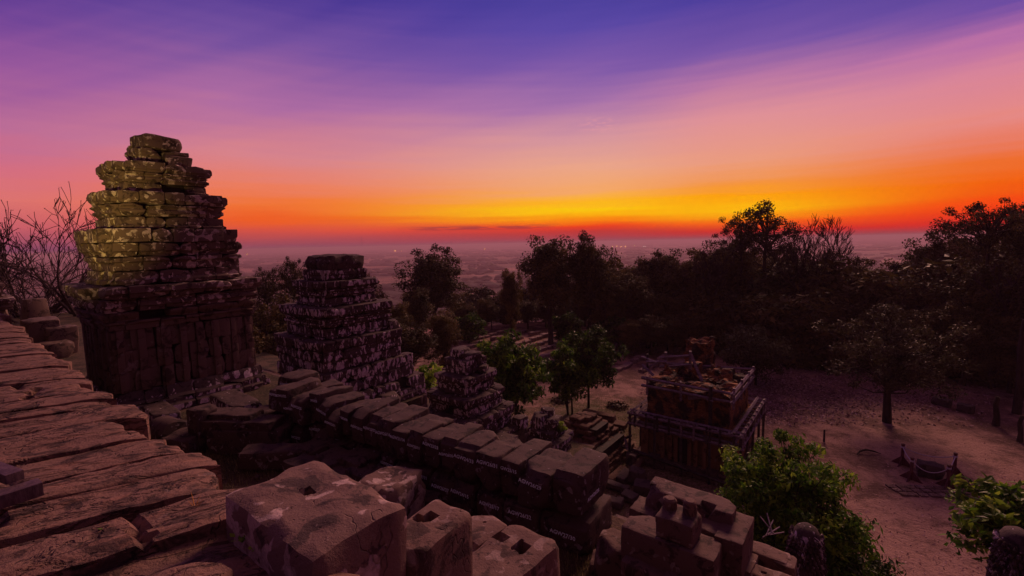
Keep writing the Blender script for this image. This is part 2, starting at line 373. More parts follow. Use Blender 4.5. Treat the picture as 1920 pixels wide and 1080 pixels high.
def mat_brick():
    m, t, b = new_mat('old_brick')
    tc_ = N('ShaderNodeTexCoord', t); o = tc_.outputs['Object']
    s = N('ShaderNodeSeparateXYZ', t); L(o, s.inputs[0], t)
    cx = N('ShaderNodeCombineXYZ', t); L(M('ADD', s.outputs[0], s.outputs[1], tree=t), cx.inputs[0], t); L(s.outputs[2], cx.inputs[1], t)
    br = N('ShaderNodeTexBrick', t); br.inputs['Scale'].default_value = 1; br.inputs['Brick Width'].default_value = .30; br.inputs['Row Height'].default_value = .075; br.inputs['Mortar Size'].default_value = .008
    br.inputs['Color1'].default_value = (.22, .085, .032, 1); br.inputs['Color2'].default_value = (.36, .16, .062, 1); br.inputs['Mortar'].default_value = (.05, .025, .02, 1)
    L(cx.outputs[0], br.inputs[0], t)
    n = noise_n(t, o, 1.3, 7, .68, .4); n2 = noise_n(t, o, 9, 5, .7)
    c = mix(t, smooth(t, n, .44, .56), br.outputs[0], c4(.028, .018, .017))
    c = mix(t, M('MULTIPLY', smooth(t, n2, .62, .68), .5, tree=t), c, c4(.30, .22, .22))
    L(c, b.inputs['Base Color'], t); b.inputs['Roughness'].default_value = .9
    bp = N('ShaderNodeBump', t); bp.inputs['Strength'].default_value = 1; bp.inputs['Distance'].default_value = .05
    L(M('ADD', M('MULTIPLY', br.outputs[1], -.5, tree=t), M('ADD', n, n2, tree=t), tree=t), bp.inputs['Height'], t); L(bp.outputs[0], b.inputs['Normal'], t)
    return m
M_brick = mat_brick()
M_brickwall = mat_stone('plastered_brick', (.06, .034, .022), (.24, .125, .07), lichen=.3, thr=.62, bump=.6, scale=.9, streak=True)

def mat_ground():
    m, t, b = new_mat('sandy_ground')
    g = N('ShaderNodeNewGeometry', t); pos = g.outputs['Position']
    n1 = noise_n(t, pos, .12, 6, .6); n2 = noise_n(t, pos, .9, 7, .65, .3); n3 = noise_n(t, pos, 9, 5, .7)
    sand = mix(t, smooth(t, M('ADD', M('MULTIPLY', n1, .5, tree=t), M('MULTIPLY', n2, .5, tree=t), tree=t), .43, .57), c4(.14, .075, .06), c4(.40, .235, .195))
    sand = mix(t, M('MULTIPLY', smooth(t, n3, .52, .62), .3, tree=t), sand, c4(.42, .28, .26))
    sand = mix(t, M('MULTIPLY', smooth(t, n3, .47, .38), .4, tree=t), sand, c4(.08, .045, .04))
    sx = N('ShaderNodeSeparateXYZ', t); L(pos, sx.inputs[0], t)
    # thin grass growing near the brick shrine
    dx = M('SUBTRACT', sx.outputs[0], 6.0, tree=t); dy = M('SUBTRACT', sx.outputs[1], 27.0, tree=t)
    dd = M('SQRT', M('ADD', M('MULTIPLY', dx, dx, tree=t), M('MULTIPLY', dy, dy, tree=t), tree=t), tree=t)
    gm = M('MULTIPLY', smooth(t, M('ADD', dd, M('MULTIPLY', M('SUBTRACT', n2, .5, tree=t), 9, tree=t), tree=t), 6, 10.5, 1, 0), smooth(t, n3, .38, .55), tree=t)
    near = mix(t, gm, sand, mix(t, n3, c4(.045, .05, .02), c4(.13, .12, .05)))
    # wooded slopes and the fields on the plain
    slope = smooth(t, sx.outputs[2], -13.6, -12.8, 1, 0)
    near = mix(t, slope, near, c4(.03, .022, .014))
    f1 = noise_n(t, scaled(t, pos, (.0016, .006, 1)), 1, 5, .6); f2 = noise_n(t, scaled(t, pos, (.012, .05, 1)), 1, 4, .6)
    far = mix(t, smooth(t, M('ADD', M('MULTIPLY', f1, .6, tree=t), M('MULTIPLY', f2, .4, tree=t), tree=t), .44, .58), c4(.03, .022, .014), c4(.36, .17, .13))
    c = mix(t, smooth(t, sx.outputs[2], -68, -72, 0, 1), near, far)
    L(c, b.inputs['Base Color'], t); b.inputs['Roughness'].default_value = .95
    bp = N('ShaderNodeBump', t); bp.inputs['Strength'].default_value = .9; bp.inputs['Distance'].default_value = .22
    L(M('ADD', n2, M('MULTIPLY', n3, .35, tree=t), tree=t), bp.inputs['Height'], t); L(bp.outputs[0], b.inputs['Normal'], t)
    return m
M_ground = mat_ground()
def mat_terr():
    m, t, b = new_mat('terrace_earth')
    g = N('ShaderNodeNewGeometry', t); pos = g.outputs['Position']
    n2 = noise_n(t, pos, 1.4, 7, .65); n3 = noise_n(t, pos, 16, 5, .7)
    c = mix(t, smooth(t, n2, .42, .58), c4(.035, .03, .018), c4(.10, .065, .045))
    c = mix(t, M('MULTIPLY', smooth(t, n3, .5, .62), .5, tree=t), c, c4(.20, .15, .09))
    L(c, b.inputs['Base Color'], t); b.inputs['Roughness'].default_value = .95
    bp = N('ShaderNodeBump', t); bp.inputs['Strength'].default_value = 1; bp.inputs['Distance'].default_value = .04
    L(n3, bp.inputs['Height'], t); L(bp.outputs[0], b.inputs['Normal'], t)
    return m
M_terr = mat_terr()

# ------------------------------------------------------------------ ground sheet: hilltop, wooded slope, plain out to the horizon
G = -12.5; PLAIN = -78.0
C0 = (8.0, 30.0)
def edge_radius(a):           # how far the flat hilltop reaches from C0, by direction (0 = east, 90 = north)
    d = math.degrees(a) % 360
    pts = [(0, 75), (40, 62), (70, 46), (90, 42), (110, 40), (135, 24), (160, 22), (180, 34), (230, 60), (300, 70), (360, 75)]
    for (a0, r0), (a1, r1) in zip(pts, pts[1:]):
        if a0 <= d <= a1: return r0 + (r1-r0)*(d-a0)/(a1-a0)
    return 50
def hgt(x, y):
    dx, dy = x - C0[0], y - C0[1]; r = math.hypot(dx, dy); e = edge_radius(math.atan2(dy, dx))
    t = (r - e)/130.0
    if t <= 0: z = G
    else:
        t = min(1, t); s = t*t*(3-2*t); z = G + (PLAIN - G)*(s*.75 + t*.25)
    k = min(1, max(0, (r-e)/30)); z += k*1.2*noise.noise(Vector((x*.05, y*.05, 0)))*(1 if t < 1 else 0)
    z += .12*noise.noise(Vector((x*.15, y*.15, 3)))*(1-k)
    return z
mb = MB(); rs = [0] + [1.5*k for k in range(1, 60)] + list(np.geomspace(92, 260, 26)) + list(np.geomspace(300, 60000, 34))
na = 150; vs = [(C0[0], C0[1], hgt(*C0))]; fs = []
for i, r in enumerate(rs[1:]):
    for k in range(na):
        a = 2*math.pi*k/na; x = C0[0] + r*math.cos(a); y = C0[1] + r*math.sin(a)
        vs.append((x, y, hgt(x, y) if r < 270 else PLAIN))
for k in range(na): fs.append((0, 1+k, 1+(k+1) % na))
for i in range(len(rs)-2):
    o0 = 1 + i*na; o1 = o0 + na
    for k in range(na):
        k2 = (k+1) % na; fs.append((o0+k, o1+k, o1+k2, o0+k2))
mb.add(vs, fs); tag(mb.build('ground', M_ground), kind='structure')

# ------------------------------------------------------------------ the pyramid's stepped terraces (u to the far left, v outward)
ZB, ZC, ZD, ZE = -4.0, -6.6, -9.2, -11.0
def tier(name, label, rects, z1, z0, seed):
    """terrace body with a facing of laid blocks on its outward side"""
    e = empty('terrace', (0, 0, 0)); tag(e, label, 'terrace', kind='structure')
    core = MB()
    for (u0, u1, v0, v1) in rects:
        t, f = template(10, 6, 3); v_ = t.copy()
        c = uv((u0+u1)/2, (v0+v1)/2, 0)
        v_ = v_*np.array(((u1-u0)/2, (v1-v0)/2-.25, (z1-z0)/2))
        core.add(xf(v_, (c.x, c.y, (z1+z0)/2), ANG), f)
    core.build('earth_core', M_terr, e, smooth=False)
    face = MB(); rr = random.Random(seed)
    for (u0, u1, v0, v1) in rects:
        nc = max(2, int(round((z1-z0)/.42))); ch = (z1-z0)/nc
        for side in ('v1', 'u0'):
            a, bnd = (u0, u1) if side == 'v1' else (v0, v1)
            a = max(a, -14); bnd = min(bnd, 16)
            for c in range(nc):
                s = a + rr.random()*.4
                while s < bnd:
                    w = rr.uniform(.5, 1.1); w = min(w, bnd - s + .2)
                    v_, f = stone((w-.02, .5, ch-.015), .05, (3, 2, 2), .03, 2, rr.random()*900)
                    off = rr.uniform(-.05, .05) - .06*c/nc*2
                    if side == 'v1': p = uv(s + w/2, v1 - .22 + off, z0 + c*ch); ang = ANG
                    else: p = uv(u0 + .22 - off, s + w/2, z0 + c*ch); ang = ANG + math.pi/2
                    face.add(xf(v_, p, ang), f, rr.random()); s += w
    face.build('stone_facing', M_tier, e)
    return e
# camera terrace, then four lower ones; each is split left and right of the stairway
tier('top', 'dark stone body of the highest terrace under the paving slabs', [(-9, 40, -16, -4.32)], -1.42, ZB-.3, 1)
tier('b', 'grassy terrace carrying the stacked numbered blocks and tallest tower', [(-1.2, 5, -4.4, .9), (5.02, 40, -4.4, 1.5), (-2.25, -1.22, -4.4, .5)], ZB, ZC-.3, 2)
tier('c', 'second terrace down carrying the squat pale streaked tower', [(-2.6, 12.4, .4, 2.4), (12.42, 40, 1.3, 7.8)], ZC, ZD-.3, 3)
tier('d', 'third terrace down carrying the small broken tower', [(-2.5, 10.5, 2.3, 6.0), (10.52, 40, 2.3, 12.8)], ZD, ZE-.3, 4)
tier('e', 'lowest terrace of the pyramid beside the brick mound', [(-2.5, 8.4, 5.9, 9.5), (8.42, 40, 5.9, 16.2)], ZE, G-.3, 5)

# ------------------------------------------------------------------ paving slabs of the terrace edge
ORD = 'nearest second third fourth fifth sixth seventh eighth ninth tenth eleventh twelfth thirteenth fourteenth fifteenth sixteenth seventeenth eighteenth nineteenth twentieth twenty-first twenty-second twenty-third twenty-fourth twenty-fifth twenty-sixth twenty-seventh twenty-eighth twenty-ninth thirtieth thirty-first thirty-second thirty-third thirty-fourth thirty-fifth thirty-sixth thirty-seventh thirty-eighth'.split()
SD = Vector((-math.sin(R(57)), -math.cos(R(57)), 0)); SN = Vector((-math.cos(R(57)), math.sin(R(57)), 0))   # slab length, and the way the row runs
SANG = math.atan2(SD.y, SD.x)
def slab_mesh(Ls, W, H, seed, near, round_end=.10):
    nx, ny = (46, 18) if near else (20, 7)
    t, f = template(nx, ny, 4)
    v_, f = stone((Ls, W, H), .016, (nx, ny, 4), .009, 2.6, seed, chip=0)
    out = []; rs_ = random.Random(seed); cj = [(rs_.uniform(-Ls/2 + .25, -Ls/2 + 1.0), rs_.uniform(-.5, .5)) for _ in range(rs_.choice((0, 1, 1)))]; st = rs_.uniform(-.018, .018)
    for x, y, z in v_:
        top = z > H*.5
        e = (x + Ls/2)                      # 0 at the outward end
        wob = noise.noise(Vector((y*5 + seed, 1.7, seed)))*.07 + noise.noise(Vector((y*16, 4, seed)))*.03
        if e < .35: x += (wob*.8)*(1 - e/.35)
        rz_ = max(0, 1 - e/.22)
        if top: z -= .035*rz_**2
        x -= .343*y
        y += .016*noise.noise(Vector((x*3.1 + seed, 7.7*(1 if y > 0 else -1), seed))) + .012*noise.noise(Vector((x*11, seed, y*2)))
        for cx_, sl in cj:
            dd_ = x - cx_ - sl*y - .02*noise.noise(Vector((y*14, seed, 1)))
            if top and abs(dd_) < .022: z -= .035
            if top and dd_ > .022: z += st
        if top:   # bedding steps: thin flakes lost along the length
            s_ = noise.noise(Vector((x*1.3 + seed, y*9, seed*.3)))
            s2 = noise.noise(Vector((x*3 + seed, y*24, seed*.3)))
            z += .009*round(s_*3.2)/1.6 + .005*s2 + .003*noise.noise(Vector((x*18, y*30, seed)))
        out.append((x, y, z))
    return np.array(out), f
rr = random.Random(21)
# width (across) of each slab, nearest first, and how far it reaches past the terrace edge
spec = [(.36, .03), (.30, .12), (.42, .02), (.26, -.05), (.40, -.13), (.44, .09), (.24, -.03), (.34, .04), (.50, -.07), (.30, .03), (.46, .06)]
P0 = atz(415, 905, -1.3)
pos_n = -.02
for i in range(38):
    W, ext = spec[i] if i < len(spec) else (rr.uniform(.26, .58), rr.uniform(-.08, .05))
    along = (pos_n + W/2)/SN.dot(U)
    E = P0 + U*along - SD*ext
    Ls = 2.3 if i < 12 else 1.8
    H = .26
    c = E + SD*(Ls/2)
    mb = MB(); v_, f = slab_mesh(Ls, W - rr.uniform(.006, .018), H, rr.random()*500, i < 13)
    mb.add(v_, f, rr.uniform(.25, .8))
    o = mb.build('paving_slab', M_slab, None, (c.x, c.y, -1.3 - H + rr.uniform(-.014, .012)), SANG)
    o.rotation_euler.z += R(rr.uniform(-1.2, 1.2))
    tag(o, ('rough reddish sandstone slab crossing the terrace edge, nearest of its row' if i == 0 else
            'rough reddish sandstone slab, %s from the near end of the terrace edge row' % ORD[i]), 'paving slab', 'slabs laid along the terrace edge')
    pos_n += W

def blk(name, px, py, z, size, label, cat, mat=M_block, rz=0, n=(14, 12, 8), amp=.02, r=.035, chip=.6, hole=None, group=None, tone=.5, rx=0, ry=0, freq=3, seed=None):
    """a block whose top face is centred where the pixel's line of sight meets height z; local x runs along the terrace edge"""
    p = atz(px, py, z); mb = MB(); v_, f = stone(size, r, n, amp, freq, seed, chip)
    if hole:
        hx, hy, hw, hl = hole
        for k in range(len(v_)):
            x, y, zz = v_[k]
            if zz > size[2] - .1 and abs(x-hx) < hw and abs(y-hy) < hl: v_[k, 2] -= .16
    mb.add(v_, f, tone)
    o = mb.build(name, mat, None, (p.x, p.y, z - size[2]), ANG + R(rz)); o.rotation_euler.x = R(rx); o.rotation_euler.y = R(ry)
    tag(o, label, cat, group); return o
def socketed(name, px, py, z, size, holes, label, mat=M_block, rz=0, amp=.02, seed=3, r=.05, group=None, chip=.5, tone=.5, res=.014):
    """a block with dressed sockets sunk into its top: fine grid on top so the sockets have real walls"""
    nx = max(8, int(size[0]/res)); ny = max(8, int(size[1]/res)); p = atz(px, py, z)
    v_, f = stone(size, r, (nx, ny, 10), amp, 3.0, seed, chip)
    for k in range(len(v_)):
        x, y, zz = v_[k]
        if zz < size[2] - .12: continue
        for (hx, hy, hw, hl, dp) in holes:
            w = .005*noise.noise(Vector((x*14, y*14, seed)))
            if abs(x-hx) < hw + w and abs(y-hy) < hl + w:
                v_[k, 2] -= dp
    mb = MB(); mb.add(v_, f, tone)
    o = mb.build(name, mat, None, (p.x, p.y, z - size[2]), ANG + R(rz)); tag(o, label, 'stone block', group); return o

# near blocks along the lip of the terrace
BIG = socketed('stone_block', 585, 935, -1.13, (.80, .46, 2.85), [(-.08, .02, .032, .024, .12)], 'large worn sandstone block with one square socket, beside the slabs', M_bigblock, 0, .022, 11, .055)
socketed('stone_block', 800, 985, -1.36, (.26, .40, 2.6), [(-.03, .05, .03, .035, .12), (-.07, .02, .03, .02, .08)], 'tall reddish block with a keyhole socket right of the largest block', M_block, 4, .016, 5, .03)
socketed('stone_block', 900, 985, -1.95, (.30, .30, 2.05), [(.0, .05, .008, .008, .04)], 'small flat block behind the tall keyhole block, nearest the grass', M_block, -6, .014, 8, .03)
socketed('stone_block', 872, 1030, -2.02, (.20, .42, 1.98), [], 'low dark block wedged behind the keyhole block', M_block, 0, .02, 18, .03)
socketed('stone_block', 950, 1040, -1.92, (.38, .62, 2.08), [(.02, .12, .045, .05, .16), (-.14, .10, .05, .035, .10)], 'broad reddish block with a deep oblong socket and chipped left edge', M_block, -3, .016, 14, .04)
blk('stone_block', 452, 1050, -1.36, (.34, .30, .3), 'small rounded grey slab between the lowest slab and the largest block', 'stone block', M_bigblock, 22, (16, 14, 6), .03, .06, tone=.7)
blk('stone_block', 600, 1083, -1.20, (.26, .20, .3), 'rounded pale stone tip in front of the largest block', 'stone block', M_slab, 25, (14, 12, 6), .03, .08, tone=.7)
blk('stone_block', 350, 1085, -1.22, (.34, .22, .2), 'small reddish stone at the near edge beside the lowest slab', 'stone block', M_slab, 30, (14, 12, 6), .03, .07, tone=.6)
p = atz(160, 1035, -1.27)
mb = MB(); v_, f = slab_mesh(1.5, .34, .24, 77, True); mb.add(v_, f, .95)
o = mb.build('paving_slab', M_slab, None, (p.x-.12, p.y+.02, -1.27-.24), SANG + math.pi*0 + R(2)); tag(o, 'long pale orange slab lowest in front of the terrace edge row', 'paving slab', 'slabs laid along the terrace edge')
mb = MB(); v_, f = slab_mesh(1.6, .5, .24, 90, True); mb.add(v_, f, .6)
p = atz(60, 1150, -1.32)
o = mb.build('paving_slab', M_slab, None, (p.x, p.y-.05, -1.33-.24), SANG + R(2)); tag(o, 'broad slab cut by the near edge below the pale orange slab', 'paving slab', 'slabs laid along the terrace edge')

# wooden beam at the left
be = empty('wooden_barrier', (0, 0, 0)); tag(be, 'purple brown wooden beam of a low barrier lying on the slabs', 'barrier')
a = atz(75, 898, -1.16); b_ = atz(-60, 940, -1.16)
d = (b_ - a).normalized(); mb = MB(); L_ = (b_-a).length + .6; c = a + d*(L_/2)
v_, f = stone((L_, .09, .07), .006, (10, 4, 3), .002, 4, 3, 0); mb.add(xf(v_, (c.x, c.y, -1.235), math.atan2(d.y, d.x)), f); mb.build('beam', M_beam, be)
a = atz(28, 893, -1.13); b_ = atz(-70, 855, -1.13); d = (b_ - a).normalized(); c = a + d*.4; mb = MB()
v_, f = stone((.8, .07, .05), .005, (8, 3, 3), .002, 4, 5, 0); mb.add(xf(v_, (c.x, c.y, -1.16), math.atan2(d.y, d.x)), f); mb.build('brace', M_beam, be)

# dry sprig growing in the joint
mb = MB(); p = atz(366, 958, -1.3)
for dx, dz, l in ((-.012, .10, 1), (.035, .085, 1), (.05, .06, 1), (.02, .05, 1), (-.03, .055, 1)):
    pts = [p + Vector((0, 0, 0)), p + Vector((dx*.45, 0, dz*.6)), p + Vector((dx, .0, dz))]
    tube(mb, pts, [.0022, .0018, .0006], 4)
tag(mb.build('dry_sprig', M_straw), 'orange dry grass sprig growing in a joint between slabs', 'plant')
def sprout(px, py, z, label, n=7, s=.02):
    mb = MB(); p = atz(px, py, z); r_ = random.Random(px)
    for k in range(n):
        a = r_.random()*6.28; l = s*r_.uniform(.6, 1.2); c = Vector((p.x + r_.uniform(-s, s)*1.3, p.y + r_.uniform(-s, s)*1.3, z + r_.uniform(0, s*1.5)))
        t_ = Vector((math.cos(a), math.sin(a), .5))*l; w = Vector((-math.sin(a), math.cos(a), 0))*l*.4
        mb.add([c, c + t_*.5 + w, c + t_, c + t_*.5 - w], [(0, 1, 2, 3)], .6 + .4*r_.random())
    tag(mb.build('sprout', M_leafgreen), label, 'plant')
sprout(192, 1008, -1.29, 'tiny green sprout in the joint above the pale orange slab')
sprout(458, 1015, -1.28, 'small green weed between the slabs and the largest block', 9, .025)
sprout(482, 1040, -1.30, 'creeping green weed on the small rounded grey slab', 8, .022)

# ------------------------------------------------------------------ stack of dressed blocks right of the grass
def rb(px, py, z, size, label, **k):
    k['mat'] = M_stack; size = (size[0], size[1], z + 4.02); k['amp'] = k.get('amp', .02)*.65; k['r'] = k.get('r', .03)*.6; k['freq'] = 4; k['chip'] = .9
    return blk('stone_block', px, py, z, size, label, 'stone block', group='blocks stacked at the head of the stairway', **k)
rb(1160, 1012, -3.55, (.50, .42, .40), 'flat rounded block lying at the left foot of the stack', amp=.04, r=.07, rz=8)
rb(1135, 1046, -3.86, (.34, .3, .2), 'small grey rubble stone at the grass edge below the flat block', amp=.05, r=.08, rz=20, n=(8, 8, 5))
rb(1172, 1062, -3.84, (.40, .3, .2), 'angular grey rubble stone nearest the flat rounded block', amp=.05, r=.06, rz=-14, n=(8, 8, 5))
rb(1258, 1000, -3.17, (.98, .40, .50), 'longest reddish block lying across the stack', amp=.022, r=.03)
rb(1225, 1050, -3.48, (.56, .44, .50), 'sloping brown block in front of the longest reddish block', amp=.035, r=.05)
rb(1296, 1082, -3.45, (.50, .40, .50), 'block cut by the near edge before the longest reddish block', amp=.03, r=.05)
rb(1294, 926, -3.02, (1.0, .34, .46), 'long block at the far top of the stack with a notched end', amp=.02, r=.03, hole=(.24, -.14, .06, .05))
rb(1222, 950, -3.26, (.44, .36, .40), 'small slab under the left side of the statue feet block', amp=.03, r=.04)
rb(1333, 980, -3.16, (.42, .36, .60), 'block right of the statue feet, behind the longest block', amp=.02, r=.03)
rb(1378, 985, -3.14, (.28, .62, .85), 'tall upright block closing the right end of the stack', amp=.022, r=.03)
rb(1400, 1066, -3.55, (.24, .3, .8), 'rounded pale column stump right of the stack', amp=.02, r=.10)
st = empty('statue_feet', atz(1272, 962, -2.92)); st.rotation_euler.z = ANG; tag(st, 'broken statue base with two round lichened feet on top of the stack', 'statue fragment')
mb = MB(); v_, f = stone((.40, .34, .26), .03, (12, 10, 6), .018, 3, 4); v_[:, 2] -= .26; mb.add(v_, f, .6); mb.build('plinth', M_stack, st)
for sx_, sy_, hh in ((-.11, .05, .11), (.10, .06, .15)):
    mb = MB(); lathe(mb, [(.074, -.02), (.078, .03), (.070, .07), (.076, .085), (.070, .10), (.066, hh-.01), (.05, hh+.005), (.0, hh+.008)], 16, (sx_, sy_, 0), .8, .12, sx_*30)
    mb.build('foot', M_block, st)
# lower landing with a square socket
ld = []
for (px, py, z, sz, hl, lb, rz_) in ((1425, 1028, -3.52, (.58, .24, .48), None, 'back slab of the landing beside the lion, edge worn wavy', 0),
                    (1472, 1048, -3.52, (.20, .24, .48), None, 'pale end slab of the landing closest to the maned lion', 0),
                    (1400, 1050, -3.53, (.16, .40, .48), None, 'narrow slab left of the square hole in the landing', 0),
                    (1440, 1075, -3.54, (.58, .20, .48), None, 'slab with two small dowel holes before the square hole', 0)):
    if 'dowel' in lb:
        socketed('landing_slab', px, py, z, sz, [(-.16, .02, .018, .014, .06), (-.04, -.0, .018, .014, .06)], lb, M_block, rz_, .015, 23, .02)
        bpy.data.objects[-1]['category'] = 'paving slab' if False else 'stone block'
    else:
        blk('landing_slab', px, py, z, sz, lb, 'stone block', M_block, rz_, (12, 8, 5), .016, .02, .3)

# ------------------------------------------------------------------ numbered blocks in stacked rows
def text_mesh(txt, size):
    cu = bpy.data.curves.new('t', 'FONT'); cu.body = txt; cu.size = size; cu.extrude = .0015; cu.align_x = 'CENTER'; cu.resolution_u = 2; cu.offset = size*.012
    o = bpy.data.objects.new('t', cu); col.objects.link(o)
    dg = bpy.context.evaluated_depsgraph_get(); me = bpy.data.meshes.new_from_object(o.evaluated_get(dg)); me.materials.clear(); me.materials.append(M_paint)
    bpy.data.objects.remove(o); bpy.data.curves.remove(cu)
    return me
def number(parent, txt, lx, ly, lz, size=.07, rz=0, tilt=0):
    o = bpy.data.objects.new('painted_number', text_mesh(txt, size)); col.objects.link(o); o.parent = parent
    o.location = (lx, ly, lz); o.rotation_euler = (R(90 - tilt), R(random.uniform(-4, 4)), rz)
RA = R(4)   # the row runs a little off the terrace line
RU = Vector((-math.sin(HU + RA), math.cos(HU + RA), 0)); RV = Vector((math.cos(HU + RA), math.sin(HU + RA), 0)); RANG = math.atan2(-RU.y, -RU.x)
R0 = atz(1092, 1052, ZB)   # near bottom corner of the row
nums_up = ['AGW26/28', 'AGW26/29', 'AGW25/15', 'AGW26/31', 'AGW24/33', 'AGW26/35', 'AGW23/33', 'AGW22/11', 'AGW21/14', 'AGW26/16', 'AGW25/27', 'AGW23/12', 'AGW24/18', 'AGW22/31', 'AGW21/19', 'AGW24/26', 'AGW23/25', 'AGW22/24', 'AGW21/22', 'AGW24/21']
nums_lo = ['AGW27/30', 'AGW26/32', 'AGW25/17', 'AGW24/15', 'AGW26/37', 'AGW27/11', 'AGW23/31', 'AGW25/22', 'AGW24/32', 'AGW21/33', 'AGW22/18', 'AGW27/26', 'AGW23/35', 'AGW25/36', 'AGW22/27', 'AGW26/12', 'AGW21/28', 'AGW23/21']
rr = random.Random(5)
def row(course, z0, hgt_, nums, t0, tmax, vjit, widths):
    s = t0; i = 0
    while s < tmax:
        w = widths[i] if i < len(widths) else rr.uniform(.30, .46)
        dpt = rr.uniform(.74, .95); h = hgt_*rr.uniform(.9, 1.08)
        voff = rr.uniform(-vjit, vjit) + (rr.uniform(-.12, .12) if s > 4.5 else 0)
        c = R0 + RU*(s + w/2) + RV*(dpt/2 + voff)
        tz = z0 + (rr.uniform(-.03, .14) if s > 3.5 else rr.uniform(-.0, .07))*(course == 'upper')
        mb = MB(); sd = rr.random()*700
        near = s < 4
        v_, f = stone((w - .012, dpt, h), rr.uniform(.02, .035), (10, 14, 9) if near else (6, 8, 5), .014, 3.6, sd, .7)
        # dressed lip: top front edge is stepped back on many blocks, some tops carry a cut groove
        lip = rr.random() < .8; lf = rr.uniform(.05, .13); ld_ = rr.uniform(.05, .11); gv = rr.uniform(-.05, .2) if rr.random() < .6 else None
        for k in range(len(v_)):
            x, y, z = v_[k]
            if lip and z > h*.62 and y < -dpt/2 + lf: v_[k, 2] -= ld_*(z/h - .5)*2*.8
            if gv is not None and z > h*.85 and y > gv: v_[k, 2] -= .03
        mb.add(v_, f, rr.uniform(.2, .9))
        o = mb.build('numbered_block', M_num, None, (c.x, c.y, tz), RANG)
        o.rotation_euler.z += R(rr.uniform(-3, 3)*(1 if near else 3)); o.rotation_euler.x = R(rr.uniform(-2, 2)*(1 if near else 3)); o.rotation_euler.y = R(rr.uniform(-1.5, 1.5)*(1 if near else 4))
        nm = nums[i] if i < len(nums) else 'AGW2%d/%d' % (i % 5 if course == 'upper' else 5 + i % 4, 40 + i)
        if not (course == 'upper' and i == 0):
            number(o, nm, rr.uniform(-.03, .03), -dpt/2 - .018, h*rr.uniform(.50, .68) if lip else h*.72, min(.078, w*.2))
        else:
            oo = bpy.data.objects.new('painted_number', text_mesh('AGW26/28', .07)); col.objects.link(oo); oo.parent = o; oo.location = (w/2 + .016, -.12, h*.30); oo.rotation_euler = (R(90), 0, R(90))
        tag(o, 'dark block painted %s, %s in the %s course of the long stack' % (nm, ('first ' + ' '.join(ORD[1:])).split()[i], course), 'stone block', 'numbered blocks stacked in a long row')
        s += w; i += 1
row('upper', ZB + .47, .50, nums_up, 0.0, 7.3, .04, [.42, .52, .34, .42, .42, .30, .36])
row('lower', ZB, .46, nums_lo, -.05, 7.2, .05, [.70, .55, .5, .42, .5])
# second line of loose numbered blocks behind and at the far end
sp_list = [(560, 700, -3.05, (.7, .7, .5), 10), (600, 722, -3.2, (.5, .9, .5), -6), (540, 725, -3.4, (.6, .6, .5), 14), (640, 745, -3.15, (.55, .8, .45), 4), (510, 765, -3.55, (.6, .5, .4), -12),
           (575, 750, -3.45, (.5, .6, .45), 3), (540, 745, -3.55, (.5, .5, .45), 25), (700, 770, -3.1, (.4, .6, .4), 8)]
for i, (px, py, z, sz, rz_) in enumerate(sp_list):
    sz = (sz[0], sz[1], z + 4.02)
    o = blk('numbered_block', px, py, z, sz, 'block painted AGW20/%d, %s of those tumbled at the far end of the stack' % (11 + i, ('first ' + ' '.join(ORD[1:])).split()[i]), 'stone block', M_num, rz_, (8, 8, 6), .035, .06, .6, group='numbered blocks tumbled at the far end')
    o.scale = (1, 1, 1); number(o, 'AGW20/%d' % (11 + i), 0, -sz[1]/2 - .03, sz[2] - .2, .085)

# blocks on the grass in front of the row
gr = [(515, 838, -3.62, (.42, 1.15, .36), -52, 'long rounded dark block alone on the grass'),
      (572, 862, -3.66, (.62, .5, .34), 4, 'dark block painted AGW23/3 nearest the grass in the flat cluster'),
      (590, 832, -3.62, (.6, .5, .36), 0, 'flat block at the far left of the flat cluster'),
      (636, 822, -3.60, (.6, .55, .36), 3, 'flat block at the back corner of the flat cluster by the row'),
      (628, 852, -3.62, (.62, .52, .36), -3, 'flat block in the middle of the flat cluster'),
      (672, 852, -3.55, (.62, .5, .40), 5, 'block with a pale broken corner in the flat cluster'),
      (690, 880, -3.62, (.7, .48, .36), 2, 'flat block at the near right of the flat cluster'),
      (640, 885, -3.68, (.6, .45, .3), -4, 'flat block partly hidden behind the largest socketed block')]
for px, py, z, sz, rz_, lb in gr:
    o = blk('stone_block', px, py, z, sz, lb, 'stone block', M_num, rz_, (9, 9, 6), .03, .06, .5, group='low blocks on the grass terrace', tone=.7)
    if 'AGW' in lb: number(o, 'AGW23/3', 0, -sz[1]/2 - .03, sz[2]*.5, .09)
